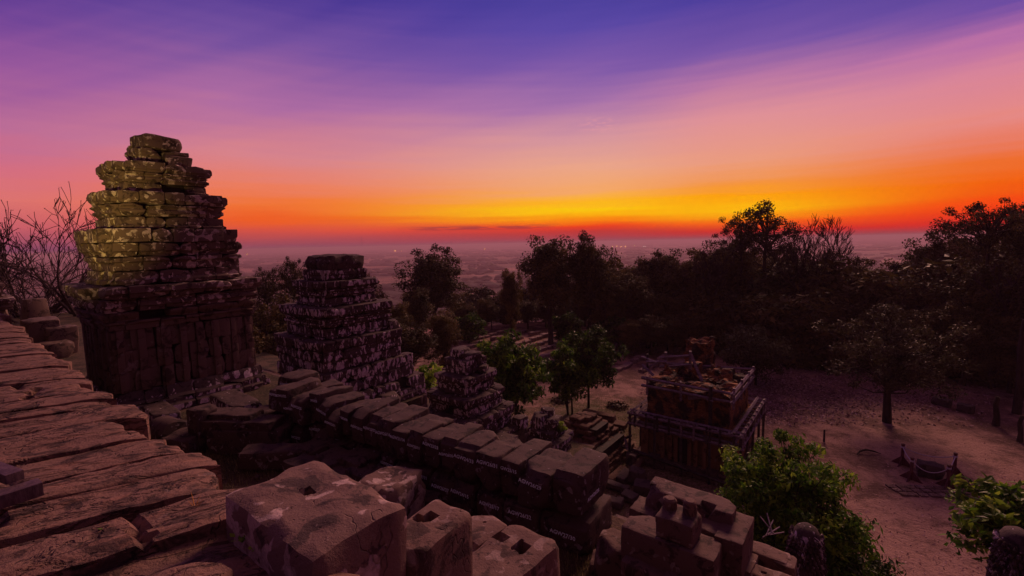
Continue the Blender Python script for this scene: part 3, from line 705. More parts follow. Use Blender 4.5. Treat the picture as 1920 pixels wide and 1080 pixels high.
ls = [(350, 812, -3.62, (.7, .6, .4), 25, 'dark boulder like block left of the grass', M_num, .08),
      (378, 763, -3.12, (.36, .40, .85), 14, 'upright pale topped stone leaning by the tall tower', M_num, .06),
      (455, 783, -3.35, (.5, 1.5, .3), -58, 'long dark slab on top of the pile before the tall tower', M_num, .03),
      (470, 800, -3.52, (.55, 1.5, .46), -56, 'wide dark slab painted AGW20/5 beneath the long dark slab', M_num, .03),
      (430, 770, -3.25, (.45, 1.2, .3), -58, 'back dark slab of the pile touching the tall tower', M_num, .03),
      (518, 823, -3.74, (.5, .35, .26), 12, 'small stone painted AGW20/8 between the grass and the flat cluster', M_num, .07),
      (728, 893, -3.30, (.74, .80, .70), 12, 'large pointed boulder with pale crust behind the largest block', M_bigblock, .10),
      (800, 925, -3.75, (.36, .3, .25), 8, 'small dark stone right of the large pointed boulder', M_num, .08),
      (770, 950, -3.85, (.3, .3, .15), 40, 'low dark stone at the foot of the large pointed boulder', M_num, .08),
      (300, 765, -3.7, (1.2, .5, .3), 0, 'low step stone speckled white at the tall tower foot', M_tower2, .04),
      (440, 745, -3.6, (1.6, .6, .4), 0, 'broken dark plinth stone right of the tall tower foot', M_tower2, .05)]
for px, py, z, sz, rz_, lb, mt, r_ in ls:
    o = blk('stone_block', px, py, z, sz, lb, 'stone block', mt, rz_, (11, 11, 8), .05 if r_ > .06 else .025, r_, .7, group='loose blocks before the tall tower' if px < 540 else None, tone=.5)
    if 'AGW' in lb: number(o, 'AGW20/5' if '20/5' in lb else 'AGW20/8', 0, -sz[1]/2 - .04, sz[2]*.5, .08)
# fallen round column drum
mb = MB(); lathe(mb, [(.0, 0), (.26, .01), (.30, .05), (.30, .62), (.27, .66), (0, .67)], 18, (0, 0, 0), .6, .12, 3)
o = mb.build('column_drum', M_num, None, atz(300, 806, -3.72)); o.rotation_euler = (R(88), 0, R(62)); tag(o, 'fallen round column drum lying beside the tall tower foot', 'column drum')

# dry grass on the terrace
def blades(name, label, pts, h0, h1, mat, w=.006, lean=.6):
    n = len(pts); P_ = np.array(pts); a = rng.random(n)*2*np.pi; h = rng.uniform(h0, h1, n); l = rng.random(n)*lean*h
    side = np.stack([np.cos(a+np.pi/2), np.sin(a+np.pi/2), np.zeros(n)], 1)*w
    tip = P_ + np.stack([np.cos(a)*l, np.sin(a)*l, h], 1)
    v = np.stack([P_-side, P_+side, tip], 1).reshape(-1, 3)
    mb = MB(); mb.v = [v]; mb.n = len(v); mb.f = [(3*i, 3*i+1, 3*i+2) for i in range(n)]; mb.t = [np.repeat(np.clip(rng.normal(.5, .28, n), 0, 1), 3)]
    o = mb.build(name, mat, smooth=False); tag(o, label, 'grass', kind='stuff'); return o
pts = []
while len(pts) < 26000:
    u_ = random.uniform(-2, 9); v__ = random.uniform(-3.6, 0.0)
    if noise.noise(Vector((u_*.9, v__*.9, 2))) > -.22 + random.random()*.35: 
        p = uv(u_, v__, ZB + .004); pts.append((p.x, p.y, p.z))
blades('grass', 'short dry grass among the stones of the block terrace', pts, .03, .11, M_grass, .006)
# pebbles & rubble between near blocks
mb = MB(); rr = random.Random(44)
for k in range(260):
    p = uv(rr.uniform(-2, 6), rr.uniform(-3.8, .2), ZB); s_ = rr.uniform(.02, .09)
    v_, f = stone((s_*1.4, s_, s_*.7), s_*.3, (2, 2, 2), s_*.2, 9, rr.random()*99, 0); mb.add(xf(v_, (p.x, p.y, p.z - s_*.1), rr.random()*6), f, rr.random())
tag(mb.build('rubble', M_num), 'small stone rubble strewn over the block terrace', 'rubble', kind='stuff')

# ------------------------------------------------------------------ towers
def ring(mb, hsu, hsv, z0, z1, rr, e=0., c=(0, 0), seg=(.3, .7), depth=.45, jit=.012, r=.02, drop=0., n=(3, 3, 4), amp=.02, flare=0., prof=None, keep=None):
    """one course of blocks round a square plan; e = projection of the middle bay"""
    for side in range(4):
        hs, ln = ((hsv, hsu), (hsu, hsv), (hsv, hsu), (hsu, hsv))[side]
        t = -ln
        while t < ln - .05:
            w = rr.uniform(*seg); 
            if ln - (t + w) < seg[0]*.6: w = ln - t
            m = t + w/2
            if rr.random() < drop*(1.8 if abs(m) > ln*.7 else .5): t += w; continue
            pr = e if abs(m) < ln*.52 else (e*.5 if abs(m) < ln*.78 else 0)
            dd = depth + rr.uniform(-jit, jit)
            off = hs + pr + rr.uniform(-jit, jit) - dd/2
            gap = rr.uniform(.004, .016) if rr.random() < .85 else .05
            v_, f = stone((w - gap, dd, z1 - z0 - .008), r, n, amp, 3.2, rr.random()*900, .75, skew=0)
            if prof is not None: v_[:, 1] -= np.interp(z0 + v_[:, 2], prof[0], prof[1])*np.clip(-v_[:, 1]/(dd/2) + .3, 0, 1)
            ang = (0, math.pi/2, math.pi, -math.pi/2)[side]
            xy = ((m, -off), (off, m), (-m, off), (-off, -m))[side]
            if keep is None or keep(xy[0] + c[0], xy[1] + c[1], (z0+z1)/2):
                mb.add(xf(v_, (xy[0] + c[0], xy[1] + c[1], z0), ang + R(rr.uniform(-1.2, 1.2)), R(rr.uniform(-.8, .8))), f, rr.uniform(0, 1))
            t += w
def core(mb, hsu, hsv, z0, z1, c=(0, 0)): box(mb, (c[0], c[1], (z0+z1)/2), (2*hsu, 2*hsv, z1-z0), tone=.2)
def tower(name, label, centre, zb, spec, seed, cat='tower'):
    """spec rows: (part name, z0, z1, hsu, hsv, projection, (dx,dy), courses, seg, drop, material, flare)"""
    rr = random.Random(seed); e = empty(name, (centre[0], centre[1], zb), ANG); tag(e, label, cat)
    cm = MB()
    for (pn, z0, z1, hu, hv, pj, c, nc, seg, drop, mt, fl) in spec:
        mb = MB(); z0 -= zb; z1 -= zb; cuts = [z0 + (z1-z0)*k/nc for k in range(nc+1)]
        if isinstance(fl, tuple):
            pts = {'tier': [(0, .35), (.09, .35), (.10, 0), (.40, .03), (.41, .40), (.50, .42), (.51, .15), (.58, .2), (.60, .62), (.74, .80), (.75, 1), (1, 1.0)],
                   'cornice': [(0, 0), (.18, .03), (.19, .32), (.36, .32), (.37, .12), (.50, .3), (.51, .62), (.70, .72), (.71, 1), (1, 1)],
                   'capital': [(0, 0), (.3, .05), (.35, .45), (.5, .40), (.55, .2), (.75, .7), (.95, 1), (1, .9)],
                   'base': [(0, 1), (.25, 1), (.30, .6), (.5, .65), (.6, .3), (.9, .1), (1, 0)]}[fl[0]]
            prof = ([z0 + (z1-z0)*p_[0] for p_ in pts], [p_[1]*fl[1] for p_ in pts])
        else: prof = None
        for k in range(nc):
            ring(mb, hu, hv, cuts[k], cuts[k+1], rr, pj, c, seg, .46, .012, .012, drop, (4, 3, 12) if prof else (4, 3, 4), amp=.014, prof=prof)
        core(cm, max(.1, hu - .20), max(.1, hv - .20), z0 - .02, z1 - .04, c)
        mb.build(pn, mt, e, sharp=22)
    cm.build('core', M_core, e, smooth=False)
    return e, rr
# T1: the tall tower
c1 = Vector((-9.75, 12.75)); S = (.34, .85)
t1, rr = tower('stone_tower', 'tallest ruined sandstone tower, lit yellow at the left, on the block terrace', c1, ZB, [
    ('plinth', -4.0, -3.36, 1.62, 1.62, .10, (0, 0), 2, (.4, .9), .03, M_tower2, ('base', .28)),
    ('wall', -3.36, -1.86, 1.57, 1.57, .10, (0, 0), 3, (.17, .36), 0, M_towerlow, 0),
    ('capital', -1.86, -1.42, 1.60, 1.60, .10, (0, 0), 2, (.3, .7), .02, M_towerlow, ('capital', .14)),
    ('cornice', -1.42, -.80, 1.66, 1.66, .10, (0, 0), 2, S, .03, M_tower, ('cornice', .20)),
    ('roof_tier', -.80, .58, 1.36, 1.36, .10, (0, 0), 4, S, .015, M_tower, ('tier', .21)),
    ('roof_tier', .58, 1.50, 1.12, 1.12, .08, (.02, 0), 3, S, .02, M_tower, ('tier', .20)),
    ('roof_tier', 1.50, 2.28, .88, .88, .06, (-.03, 0), 3, (.3, .6), .05, M_tower, ('tier', .17)),
    ('roof_tier', 2.28, 2.68, .52, .50, .0, (.12, .05), 1, (.3, .5), .0, M_tower, ('cornice', .10))], 3)
for k, (x, y, z, sz, rz_) in enumerate([(.24, .02, 2.68, (.98, .86, .36), 6), (-.28, -.28, 2.66, (.5, .42, .18), -8), (.62, .3, 2.26, (.5, .6, .26), 10)]):
    mb = MB(); v_, f = stone(sz, .05, (8, 8, 5), .04, 3, 60 + k, .8); mb.add(v_, f, .6)
    mb.build('cap_stone', M_tower, t1, (x, y, z - ZB), R(rz_))
# pilaster strips on the two seen faces of T1
rq = random.Random(9)
for side in (0, 1):
    for t in (-1.42, -1.02, -.55, -.18, .18, .55, 1.02, 1.42):
        mb = MB()
        pr = .12 if abs(t) < .8 else .06 if abs(t) < 1.2 else 0
        z = -3.38
        while z < -1.9:
            h = min(rq.uniform(.45, .8), -1.86 - z); 
            if h < .1: break
            v_, f = stone((rq.uniform(.13, .2), .10, h-.006), .010, (3, 2, 4), .008, 4, rq.random()*99, .3)
            o_ = 1.57 + pr*.85 + .0
            xy, an = ((t, -o_), 0) if side == 0 else ((o_, t), math.pi/2)
            mb.add(xf(v_, (xy[0], xy[1], z - ZB), an), f, rq.random()); z += h
        mb.build('pilaster', M_towerlow, t1)
# T2 squat streaked tower
c2 = Vector((-7.55, 19.4)); S2 = (.35, .75)
t2, rr = tower('stone_tower', 'squat ruined tower streaked with pale lichen, rounded twin cap, behind the stack', c2, ZC, [
    ('plinth', -6.6, -5.7, 2.15, 2.35, .10, (.15, .3), 2, S2, .05, M_tower2, ('base', .12)),
    ('wall', -5.7, -4.75, 1.95, 2.1, .10, (.1, .2), 2, S2, .04, M_tower2, 0),
    ('wall', -4.75, -3.55, 1.82, 1.82, .08, (0, 0), 3, S2, .02, M_tower2, ('capital', .14)),
    ('roof_tier', -3.55, -2.32, 1.50, 1.50, .08, (0, 0), 3, S2, .03, M_tower2, ('tier', .24)),
    ('roof_tier', -2.32, -1.32, 1.14, 1.14, .06, (0, 0), 3, S2, .03, M_tower2, ('tier', .20)),
    ('roof_tier', -1.32, -.88, .92, .92, .04, (-.05, 0), 1, S2, 0, M_tower2, ('cornice', .06))], 11)
for k, (x, y) in enumerate(((-.50, 0), (.46, .02))):
    mb = MB(); v_, f = stone((.98, 1.85, .72), .42, (10, 12, 8), .04, 2.4, 80 + k, .5); mb.add(v_, f, .55); mb.build('cap_stone', M_num, t2, (x, y, -1.0 - ZC))
for k, (x, y, z, sz, rz_) in enumerate([(.35, 1.9, -3.2, (.5, .7, .3), 20), (.9, 1.75, -3.7, (1.0, .5, .3), -15), (1.5, 1.6, -3.62, (.6, .5, .4), 5)]):
    mb = MB(); v_, f = stone(sz, .06, (5, 5, 4), .05, 3, 70 + k, .8); mb.add(v_, f, .5); mb.build('cap_stone', M_tower2, t2, (x, y, z - ZC), R(rz_))
# T3
c3 = Vector((-2.45, 22.1))
t3, rr = tower('stone_tower', 'smaller stepped tower with white crusted edges and broken top, before green trees', c3, ZD, [
    ('plinth', -10.1, -9.0, 2.05, 2.05, .08, (0, 0), 2, S2, .06, M_tower2, ('capital', .10)),
    ('wall', -9.0, -8.0, 1.62, 1.62, .08, (0, 0), 2, S2, .03, M_tower2, ('capital', .16)),
    ('roof_tier', -8.0, -7.1, 1.28, 1.28, .08, (0, 0), 2, S2, .03, M_tower2, ('tier', .22)),
    ('roof_tier', -7.1, -6.2, .98, .98, .06, (0, 0), 2, S2, .05, M_tower2, ('tier', .20)),
    ('roof_tier', -6.2, -5.5, .72, .72, .0, (0, .05), 2, (.3, .5), .08, M_tower2, ('cornice', .06))], 17)
for k, (x, y, z, sz, rz_) in enumerate([(-.3, 0, -5.56, (.75, .9, .45), 5), (.42, .05, -5.58, (.6, .8, .36), -9), (.95, .3, -6.16, (.4, .5, .3), 20)]):
    mb = MB(); v_, f = stone(sz, .12, (6, 6, 4), .06, 3, 90 + k, .8); mb.add(v_, f, .5); mb.build('cap_stone', M_tower2, t3, (x, y, z - ZD), R(rz_))
# T4
c4_ = Vector((1.62, 23.4))
t4, rr = tower('stone_tower', 'lowest tower stump with domed top beside the brick mound', c4_, ZE, [
    ('wall', -12.4, -11.1, 1.30, 1.30, .06, (0, 0), 2, (.3, .55), .03, M_tower2, ('capital', .10)),
    ('roof_tier', -11.1, -10.1, .96, .96, .05, (0, 0), 2, (.3, .5), .04, M_tower2, ('tier', .24)),
    ('roof_tier', -10.1, -9.7, .74, .74, .0, (0, 0), 1, (.3, .5), .0, M_tower2, ('cornice', .06))], 23)
for k, (x, y, sz) in enumerate([(-.3, -.25, (.75, .75, .75)), (.35, .1, (.7, .9, .62)), (-.15, .4, (.7, .6, .9))]):
    mb = MB(); v_, f = stone(sz, .08, (6, 6, 5), .07, 2.6, 95 + k, .8); mb.add(v_, f, .5); mb.build('cap_stone', M_tower2, t4, (x, y, -9.78 - ZE), R(10*k))
# small ruins: rubble piles next to the towers on the terraces
def rub(px, py, z, sz, rz_, lb, mt=M_tower2, nn=(6, 6, 5)):
    return blk('fallen_block', px, py, z, sz, lb, 'stone block', mt, rz_, nn, .05, .06, .8, group='fallen blocks around the lower towers')
rub(945, 820, -9.0, (1.0, 1.0, .9), 12, 'leaning crusted block between the smaller tower and the stump')
o = rub(775, 645, -4.7, (.9, 1.0, 1.9), -8, 'dark block right of the squat streaked tower'); o.location = uv(14.3, 7.15, ZC)
rub(480, 700, -4.2, (1.3, 1.0, 2.42), 6, 'dark red block seen between the tall and squat towers', M_later)
rub(720, 735, -6.0, (1.2, .8, .7), 5, 'crusted block before the squat tower right corner')

rr = random.Random(303)
for k in range(16):
    if k < 9: p = uv(10.9 + k*.5 + rr.uniform(-.2, .2), 12.15 + rr.uniform(-.5, .3), ZD)
    else: p = uv(7.2 + (k-9)*.75, 5.0 + rr.uniform(-.3, .3) + (k % 2)*.5, ZD)
    sz = (rr.uniform(.45, .95), rr.uniform(.4, .7), rr.uniform(.3, .6)); mb = MB(); v_, f = stone(sz, .03, (5, 5, 4), .03, 3, k*7., .9); mb.add(v_, f, rr.random())
    o = mb.build('fallen_block', M_tower2, None, (p.x, p.y, p.z - .04), ANG + rr.uniform(-.5, .5)); o.rotation_euler.x = R(rr.uniform(-6, 6))
    tag(o, '%s of the dark crusted blocks strewn %s' % (('first ' + ' '.join(ORD[1:])).split()[k if k < 9 else k-9], 'along the terrace rim before the smaller stepped tower' if k < 9 else 'on the narrow ledge beneath the long stack'), 'stone block', 'fallen blocks around the lower towers')
# left ruin and the far tower beyond the ledge
t5, rr = tower('stone_tower', 'distant broken pillar tower at the far left beyond the slabs', Vector((-21.2, 17.2)), ZB, [
    ('wall', -4.0, -2.1, 1.15, 1.15, .08, (0, 0), 3, (.4, .7), .02, M_towerlow, 0),
    ('cornice', -2.1, -1.65, 1.28, 1.28, .08, (0, 0), 1, S, .04, M_tower, ('cornice', .1)),
    ('roof_tier', -1.65, -1.1, 1.05, 1.05, .08, (0, 0), 1, S, .10, M_tower, ('tier', .1))], 31)
for i, (px, py, z, sz) in enumerate([(75, 598, -2.6, (1.6, 1.0, .6)), (110, 612, -2.9, (1.0, .9, .6)), (100, 640, -3.4, (1.5, .8, .6)), (62, 560, -2.1, (.8, .8, 1.6))]):
    blk('fallen_block', px, py, z, (sz[0], sz[1], z + 4.02), ['low dark wall stone behind the far end of the slabs', 'dark stone left of the tall tower cornice', 'dark slab on orange earth left of the tall tower', 'dark upright stone beside the distant pillar tower'][i], 'stone block', M_towerlow, 5*i, (6, 6, 4), .05, .05, .6)

# laterite / brick mound
mb = MB(); rr = random.Random(51)
mc = (4.3, 25.6)
e = empty('brick_mound', (mc[0], mc[1], G), ANG); tag(e, 'ruined red laterite mound with stepped sides beside the tower stump', 'ruin')
hs = [1.95, 1.9, 1.75, 1.6, 1.4, 1.3, 1.1, .9, .8, .55]
core(mb, 1.5, 1.4, 0, 1.2); core(mb, .8, .7, 1.2, 2.0)
mb.build('core', M_core, e, smooth=False); mb = MB()
for k, h in enumerate(hs): ring(mb, h, h*1.2, k*.24, k*.24 + .24, rr, 0, (rr.uniform(-.1, .1) - k*.05, rr.uniform(-.1, .1)), (.25, .6), .6, .09, .04, .16, amp=.05)
mb.build('courses', M_later, e)
for (x, y, L3, rz_) in ((2.35, -1.4, 1.7, 88), (2.8, .5, 1.6, 95), (2.2, 1.9, 1.2, 80), (-.4, -2.7, 1.8, 3)):
    mb = MB(); v_, f = stone((L3, .42, .34), .05, (6, 4, 3), .03, 3, x*9, .6); mb.add(v_, f, .4); mb.build('step_stone', M_later, e, (x, y, 0), R(rz_))
for i, (px, py, sz, rz_) in enumerate([(1122, 773, (2.3, .75, .75), 8), (1150, 790, (1.8, .8, .35), 4), (1170, 887, (1.2, .5, .35), 92), (1150, 905, (1.6, .4, .3), 0), (1195, 880, (.8, .7, .7), 5), (1185, 850, (.6, .6, .6), 5), (1205, 905, (.8, .8, .5), 15), (1150, 935, (.9, .6, .3), 12), (1180, 925, (.7, .6, .35), -10), (1140, 845, (.9, .35, .3), 80)]):
    lb = ['long fallen dark column on the grass beyond the brick mound', 'low red slab in front of the long fallen column', 'narrow dark kerb stone at the shrine left corner', 'long dark kerb stone nearest the numbered stack', 'dark cube block at the foot of the scaffolded shrine', 'small block under the left scaffold post', 'low block before the shrine base', 'flat dark slab in the gap right of the stack', 'tilted dark slab below the shrine base', 'narrow block on grass right of the mound'][i]
    o = blk('fallen_block', px, py, G + sz[2], sz, lb, 'stone block', M_later if i < 2 else M_boulder, rz_, (7, 5, 4), .05, .12 if i == 0 else .05, .6)

# ------------------------------------------------------------------ brick shrine with scaffolding
NC = atz(1386, 925, G); cu, cv = to_uv(NC)     # near corner of the scaffold
SX, SY = 5.7, 6.3                               # scaffold plan: along U, along V
sh_c = uv(cu + SX/2, cv + SY/2); e = empty('brick_shrine', (sh_c.x, sh_c.y, G), ANG); tag(e, 'ruined orange brick shrine standing inside timber scaffolding', 'shrine')
hx, hy = SX/2 - .45, SY/2 - .5
rr = random.Random(61)
def wallbox(name, hx_, hy_, z0, z1, mat, c=(0, 0), n=(26, 26, 16), amp=.05, ragged=.0, seed=0):
    t, f = template(*n); v_ = t*np.array((hx_, hy_, (z1-z0)/2)); out = []
    for x, y, z in v_:
        k = (z/(z1-z0) + .5)
        nv = noise.noise_vector(Vector((x*1.7 + seed, y*1.7, z*1.7))); n2 = noise.noise_vector(Vector((x*5 + seed, y*5, z*5)))
        x += amp*(nv.x + .6*n2.x); y += amp*(nv.y + .6*n2.y)
        if ragged and k > .5: z -= ragged*(k-.5)*2*max(0, .35 + noise.noise(Vector((x*1.1 + seed, y*1.1, 0))) + .5*noise.noise(Vector((x*3.3, y*3.3, seed)))) 
        out.append((x + c[0], y + c[1], z + (z0+z1)/2))
    mb = MB(); mb.add(out, f, .5); return mb.build(name, mat, e, smooth=False)
mb = MB(); ring(mb, hx + .55, hy + .4, 0, .28, rr, 0, (0, 0), (.5, 1.1), .6, .06, .04, .08); ring(mb, hx + .3, hy + .2, .28, .55, rr, 0, (0, 0), (.5, 1.0), .5, .05, .04, .05)
core(mb, hx, hy, 0, .5); mb.build('base', M_tier, e)
# lower storey is one solid wall; a near-black panel paints the doorway
wallbox('lower_wall', hx, hy - .12, .5, 2.5, M_brickwall, (0, .12), (24, 24, 12), .03, 0, 4)
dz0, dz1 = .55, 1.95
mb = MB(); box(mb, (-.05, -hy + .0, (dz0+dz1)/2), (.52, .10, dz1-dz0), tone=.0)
mb.build('doorway_shade', mat_flat('door_darkness', (.006, .005, .005), (.01, .008, .008), 3, .9, 0), e, smooth=False)  # flat panel; shade of the door opening put into its near-black colour
mb = MB()
for x_ in (-.40, .30): box(mb, (x_, -hy - .01, 1.25), (.17, .22, 1.45), tone=.6)
box(mb, (-.05, -hy - .02, 2.05), (1.05, .26, .18), tone=.7); mb.build('door_frame', M_brickwall, e, smooth=False)
for x_ in (-hx + .22, -1.15, -.72, .62, 1.05, hx - .22):
    v_, f = stone((.20 if abs(x_) < 2 else .42, .16, 1.9), .02, (3, 2, 8), .015, 3, x_*3, .3); mb = MB(); mb.add(xf(v_, (x_, -hy - .0, .52)), f, rr.random()); mb.build('pilaster', M_brickwall, e)
for y_ in (-hy + .22, -.7, .7, hy - .22):
    v_, f = stone((.30, .16, 1.9), .02, (3, 2, 8), .015, 3, y_*3, .3); mb = MB(); mb.add(xf(v_, (hx + .0, y_, .52), math.pi/2), f, rr.random()); mb.build('pilaster', M_brickwall, e)
mb = MB(); 
for k, o_ in enumerate((.06, .14, .02)): ring(mb, hx + o_, hy + o_, 2.38 + k*.10, 2.48 + k*.10, rr, 0, (0, 0), (.25, .5), .5, .03, .02, .08, (2, 2, 2))
mb.build('cornice', M_brick, e)
# upper storey, broken open at the top
ux, uy = hx - .26, hy - .26
wallbox('upper_wall', ux, uy, 2.6, 4.70, M_brick, (.0, 0), (34, 34, 20), .07, .45, 9)
wallbox('upper_wall', ux*.40, uy*.36, 3.9, 5.15, M_brick, (-ux*.55, uy*.3), (16, 16, 14), .12, .9, 15)
wallbox('wall_stump', .80, .45, 3.8, 6.3, M_brick, (-ux*.42, uy + .9), (14, 14, 18), .14, .5, 22)
wallbox('upper_wall', ux*.30, uy*.30, 3.9, 5.05, M_brick, (ux*.42, uy*.5), (14, 14, 10), .12, .7, 33)
mb = MB()   # loose bricks on the broken top
for k in range(240):
    x = rr.uniform(-ux, ux); y = rr.uniform(-uy, uy); box(mb, (x, y, 4.35 + rr.uniform(0, .22) + .25*noise.noise(Vector((x, y, 0)))), (.28, .14, .07), rr.random()*6, rr.random(), R(rr.uniform(-20, 20)))
tag(mb.build('loose_bricks', M_brick, e, smooth=False), kind='stuff')

sc = empty('scaffolding', (sh_c.x, sh_c.y, G), ANG); tag(sc, 'grey timber scaffolding frame of posts and rails around the brick shrine', 'scaffolding')
def pole(a, b, r=.045, k_=1.8, name='rail', mat=M_wood, par=sc, sq=True):
    mb = MB(); a, b = Vector(a), Vector(b); n = 4 if sq else 7
    r = r*k_; m1 = a.lerp(b, .33) + Vector((rr.uniform(-.015, .015), rr.uniform(-.015, .015), rr.uniform(-.02, .02))); m2 = a.lerp(b, .66) + Vector((rr.uniform(-.015, .015), rr.uniform(-.015, .015), rr.uniform(-.02, .02)))
    tube(mb, [a, m1, m2, b], [r*1.02, r, r*.98, r*.94], n, rr.random()); return mb.build(name, mat, par, smooth=not sq)
X, Y = SX/2, SY/2
z1, z2 = 2.25, 2.85
for s_ in (-1, 1):
    for q in np.linspace(-X, X, 5): pole((q, s_*Y, .0), (q, s_*Y, z2 + .12), .05, name='post', mat=M_dkwood)
for s_ in (-1, 1):
    for q in np.linspace(-Y, Y, 5)[1:-1]: pole((s_*X, q, 0), (s_*X, q, z2 + .12), .05, name='post', mat=M_dkwood)
for z in (z1, z2):
    for o_ in (0, .38):
        zz = z if o_ == 0 else z + .03
        pole((-X - .15, -Y + o_, zz), (X + .15, -Y + o_, zz), .05); pole((-X - .15, Y - o_, zz), (X + .15, Y - o_, zz), .05)
        pole((-X + o_, -Y - .15, zz + .05), (-X + o_, Y + .15, zz + .05), .05); pole((X - o_, -Y - .15, zz + .05), (X - o_, Y + .15, zz + .05), .05)
for q in np.linspace(-X, X, 12): pole((q, -Y - .05, z2 + .03), (q + rr.uniform(-.1, .1), -Y + .45, z2 + .05), .03, name='cross_piece')
for q in np.linspace(-Y, Y, 12): pole((X + .05, q, z2 + .03), (X - .45, q + rr.uniform(-.1, .1), z2 + .06), .03, name='cross_piece')
for q in np.linspace(-X + .3, X - .3, 9): pole((q, -Y - .02, z1 - .12), (q, -Y - .02, z2 + .18), .045, name='upright', mat=M_wood if rr.random() < .4 else M_dkwood)
for q in np.linspace(-Y + .3, Y - .3, 9): pole((X + .02, q, z1 - .12), (X + .02, q, z2 + .18), .045, name='upright', mat=M_wood if rr.random() < .5 else M_dkwood)
for z in (z1 + .05, z1 + .3, z2 - .05): pole((-X - .1, -Y - .05, z), (-X + .15, -Y + .3, z + .25), .035, name='brace')
pole((-X - .9, -Y + .1, .75), (X + .3, -Y - .25, .35), .05, name='rail', mat=M_dkwood); pole((-X - .9, -Y + .1, .75), (-X - .1, -Y + .5, 1.35), .04, name='brace', mat=M_dkwood)
pole((-X - .35, -Y + .1, 1.25), (-X - .1, -Y - .12, .7), .05, name='brace')
# upper rails round the broken top
ex, ey = ux + .18, uy + .18
pole((ex - 1.05, -ey, 2.6), (ex - 1.05, -ey, 5.0), .07, name='post', mat=M_dkwood)
for z in (4.35, 4.78):
    pole((-ex - .1, -ey, z + .05), (ex - 1.0, -ey, z - .03), .045); pole((ex - 1.05, -ey, z), (ex + .1, -ey + .1, z - .05), .04)
    pole((ex, -ey - .15, z - .02), (ex, ey + .2, z + .05), .05); pole((-ex - .1, ey*.35, z + .1), (ex + .1, ey, z + .06), .045)
for q in (-.9, -.2, .5, 1): pole((ex, ey*q, 3.9), (ex, ey*q, 5.0), .045, name='post')
for q in (-.9, -.1): pole((ex*q, -ey, 3.9), (ex*q, -ey, 4.95), .04, name='post')
for x_ in (-ex + .25, -ex + 1.7): pole((x_, .3, 3.6), (x_, .3, 5.75 + (x_ > -1.5)*.25), .06, name='post')
for z in (5.05, 5.6): pole((-ex - .1, .28, z - .25), (-ex + 1.75, .28, z + .15), .05)
pole((-ex + 1.75, .28, 5.8), (ex*.25, -.6, 3.9), .055, name='brace'); pole((-ex - .9, .2, 5.0), (-ex + .4, .1, 5.2), .05)
pole((-ex - 1.0, .6, 4.3), (-ex - 1.0, .6, 5.4), .05, name='post', mat=M_dkwood); pole((-ex - 1.5, .9, 5.1), (-ex - .2, .0, 5.1), .04); pole((-ex - 1.2, .3, 4.75), (-ex - .2, -.3, 4.3), .05); pole((-ex - 1.3, .5, 4.4), (-ex - .4, .9, 4.85), .03)
pole((ex - 2.2, -ey + .1, 4.1), (ex - .7, -ey + .5, 4.35), .05); pole((ex - 2.3, -ey + .3, 4.3), (ex - .9, -ey - .1, 4.25), .035)

# ------------------------------------------------------------------ lions
def lion(px, py, Y_, base, h, label, face=38):
    top = aty(px, py, Y_); zb = top.z - h
    e = empty('stone_lion', (top.x, top.y, zb), -R(face) ); tag(e, label, 'statue')
    # seated lion looking away (+y); body one continuous surface by lofted rings
    mb = MB(); rings = [(0, .30, .34, -.05), (.10, .33, .36, -.05), (.30, .32, .34, -.03), (.5, .28, .30, .02), (.64, .27, .28, .05), (.78, .29, .29, .06), (.88, .27, .27, .08), (.96, .19, .22, .10), (1.0, .08, .12, .10)]
    vs = []; n = 26
    for (k, rx, ry, cy) in rings:
        for a in range(n):
            t = 2*math.pi*a/n; w = 1 + .06*noise.noise(Vector((math.cos(t)*2, math.sin(t)*2, k*4 + px)))
            vs.append((rx*h*.62*w*math.cos(t), cy*h + ry*h*.62*w*math.sin(t), k*h))
    fs = [(i*n+a, i*n+(a+1) % n, (i+1)*n+(a+1) % n, (i+1)*n+a) for i in range(len(rings)-1) for a in range(n)] + [tuple(range(n))[::-1], tuple((len(rings)-1)*n + a for a in range(n))]
    mb.add(vs, fs, .4); mb.build('body', M_tower2, e)
    mb = MB()   # locks of the mane down the back and shoulders
    for row_ in range(6):
        for a in range(13):
            t = math.pi + math.pi*(a + .5*(row_ % 2))/12.5 ; z = h*(.90 - .075*row_); rr_ = h*.62*(.275 + .012*row_)
            p0 = Vector((rr_*math.cos(t), .055*h + rr_*math.sin(t), z)); p1 = p0*1.0 + Vector((math.cos(t)*.02, math.sin(t)*.02, -.085*h)); 
            tube(mb, [p0, p0.lerp(p1, .5) + Vector((math.cos(t), math.sin(t), 0))*.018, p1], [.012*h, .022*h, .006*h], 5, random.random())
    mb.build('mane', M_tower2, e)
    for s_ in (-1, 1): mb = MB(); tube(mb, [(s_*.13*h, .10*h, h*.86), (s_*.17*h, .10*h, h*.90), (s_*.17*h, .12*h, h*.93)], [.05*h, .035*h, .015*h], 7); mb.build('ear', M_tower2, e)
    for s_ in (-1, 1): mb = MB(); tube(mb, [(s_*.12*h, .20*h, h*.5), (s_*.14*h, .26*h, h*.25), (s_*.14*h, .28*h, .03*h)], [.075*h, .06*h, .07*h], 9); mb.build('foreleg', M_tower2, e)
    mb = MB(); box(mb, (0, .05*h, -1.5), (.62*h, .75*h, 3.0)); mb.build('plinth', M_tier, e, smooth=False)
lion(1512, 992, 7.6, ZC, 1.35, 'carved seated lion with a ridged mane seen from behind, beside the landing')
lion(1915, 1002, 7.0, ZC, 1.5, 'carved seated lion cut by the picture edge below the bright green tree')
for lx, lz in ((1512, 0), (1915, 0)): pass
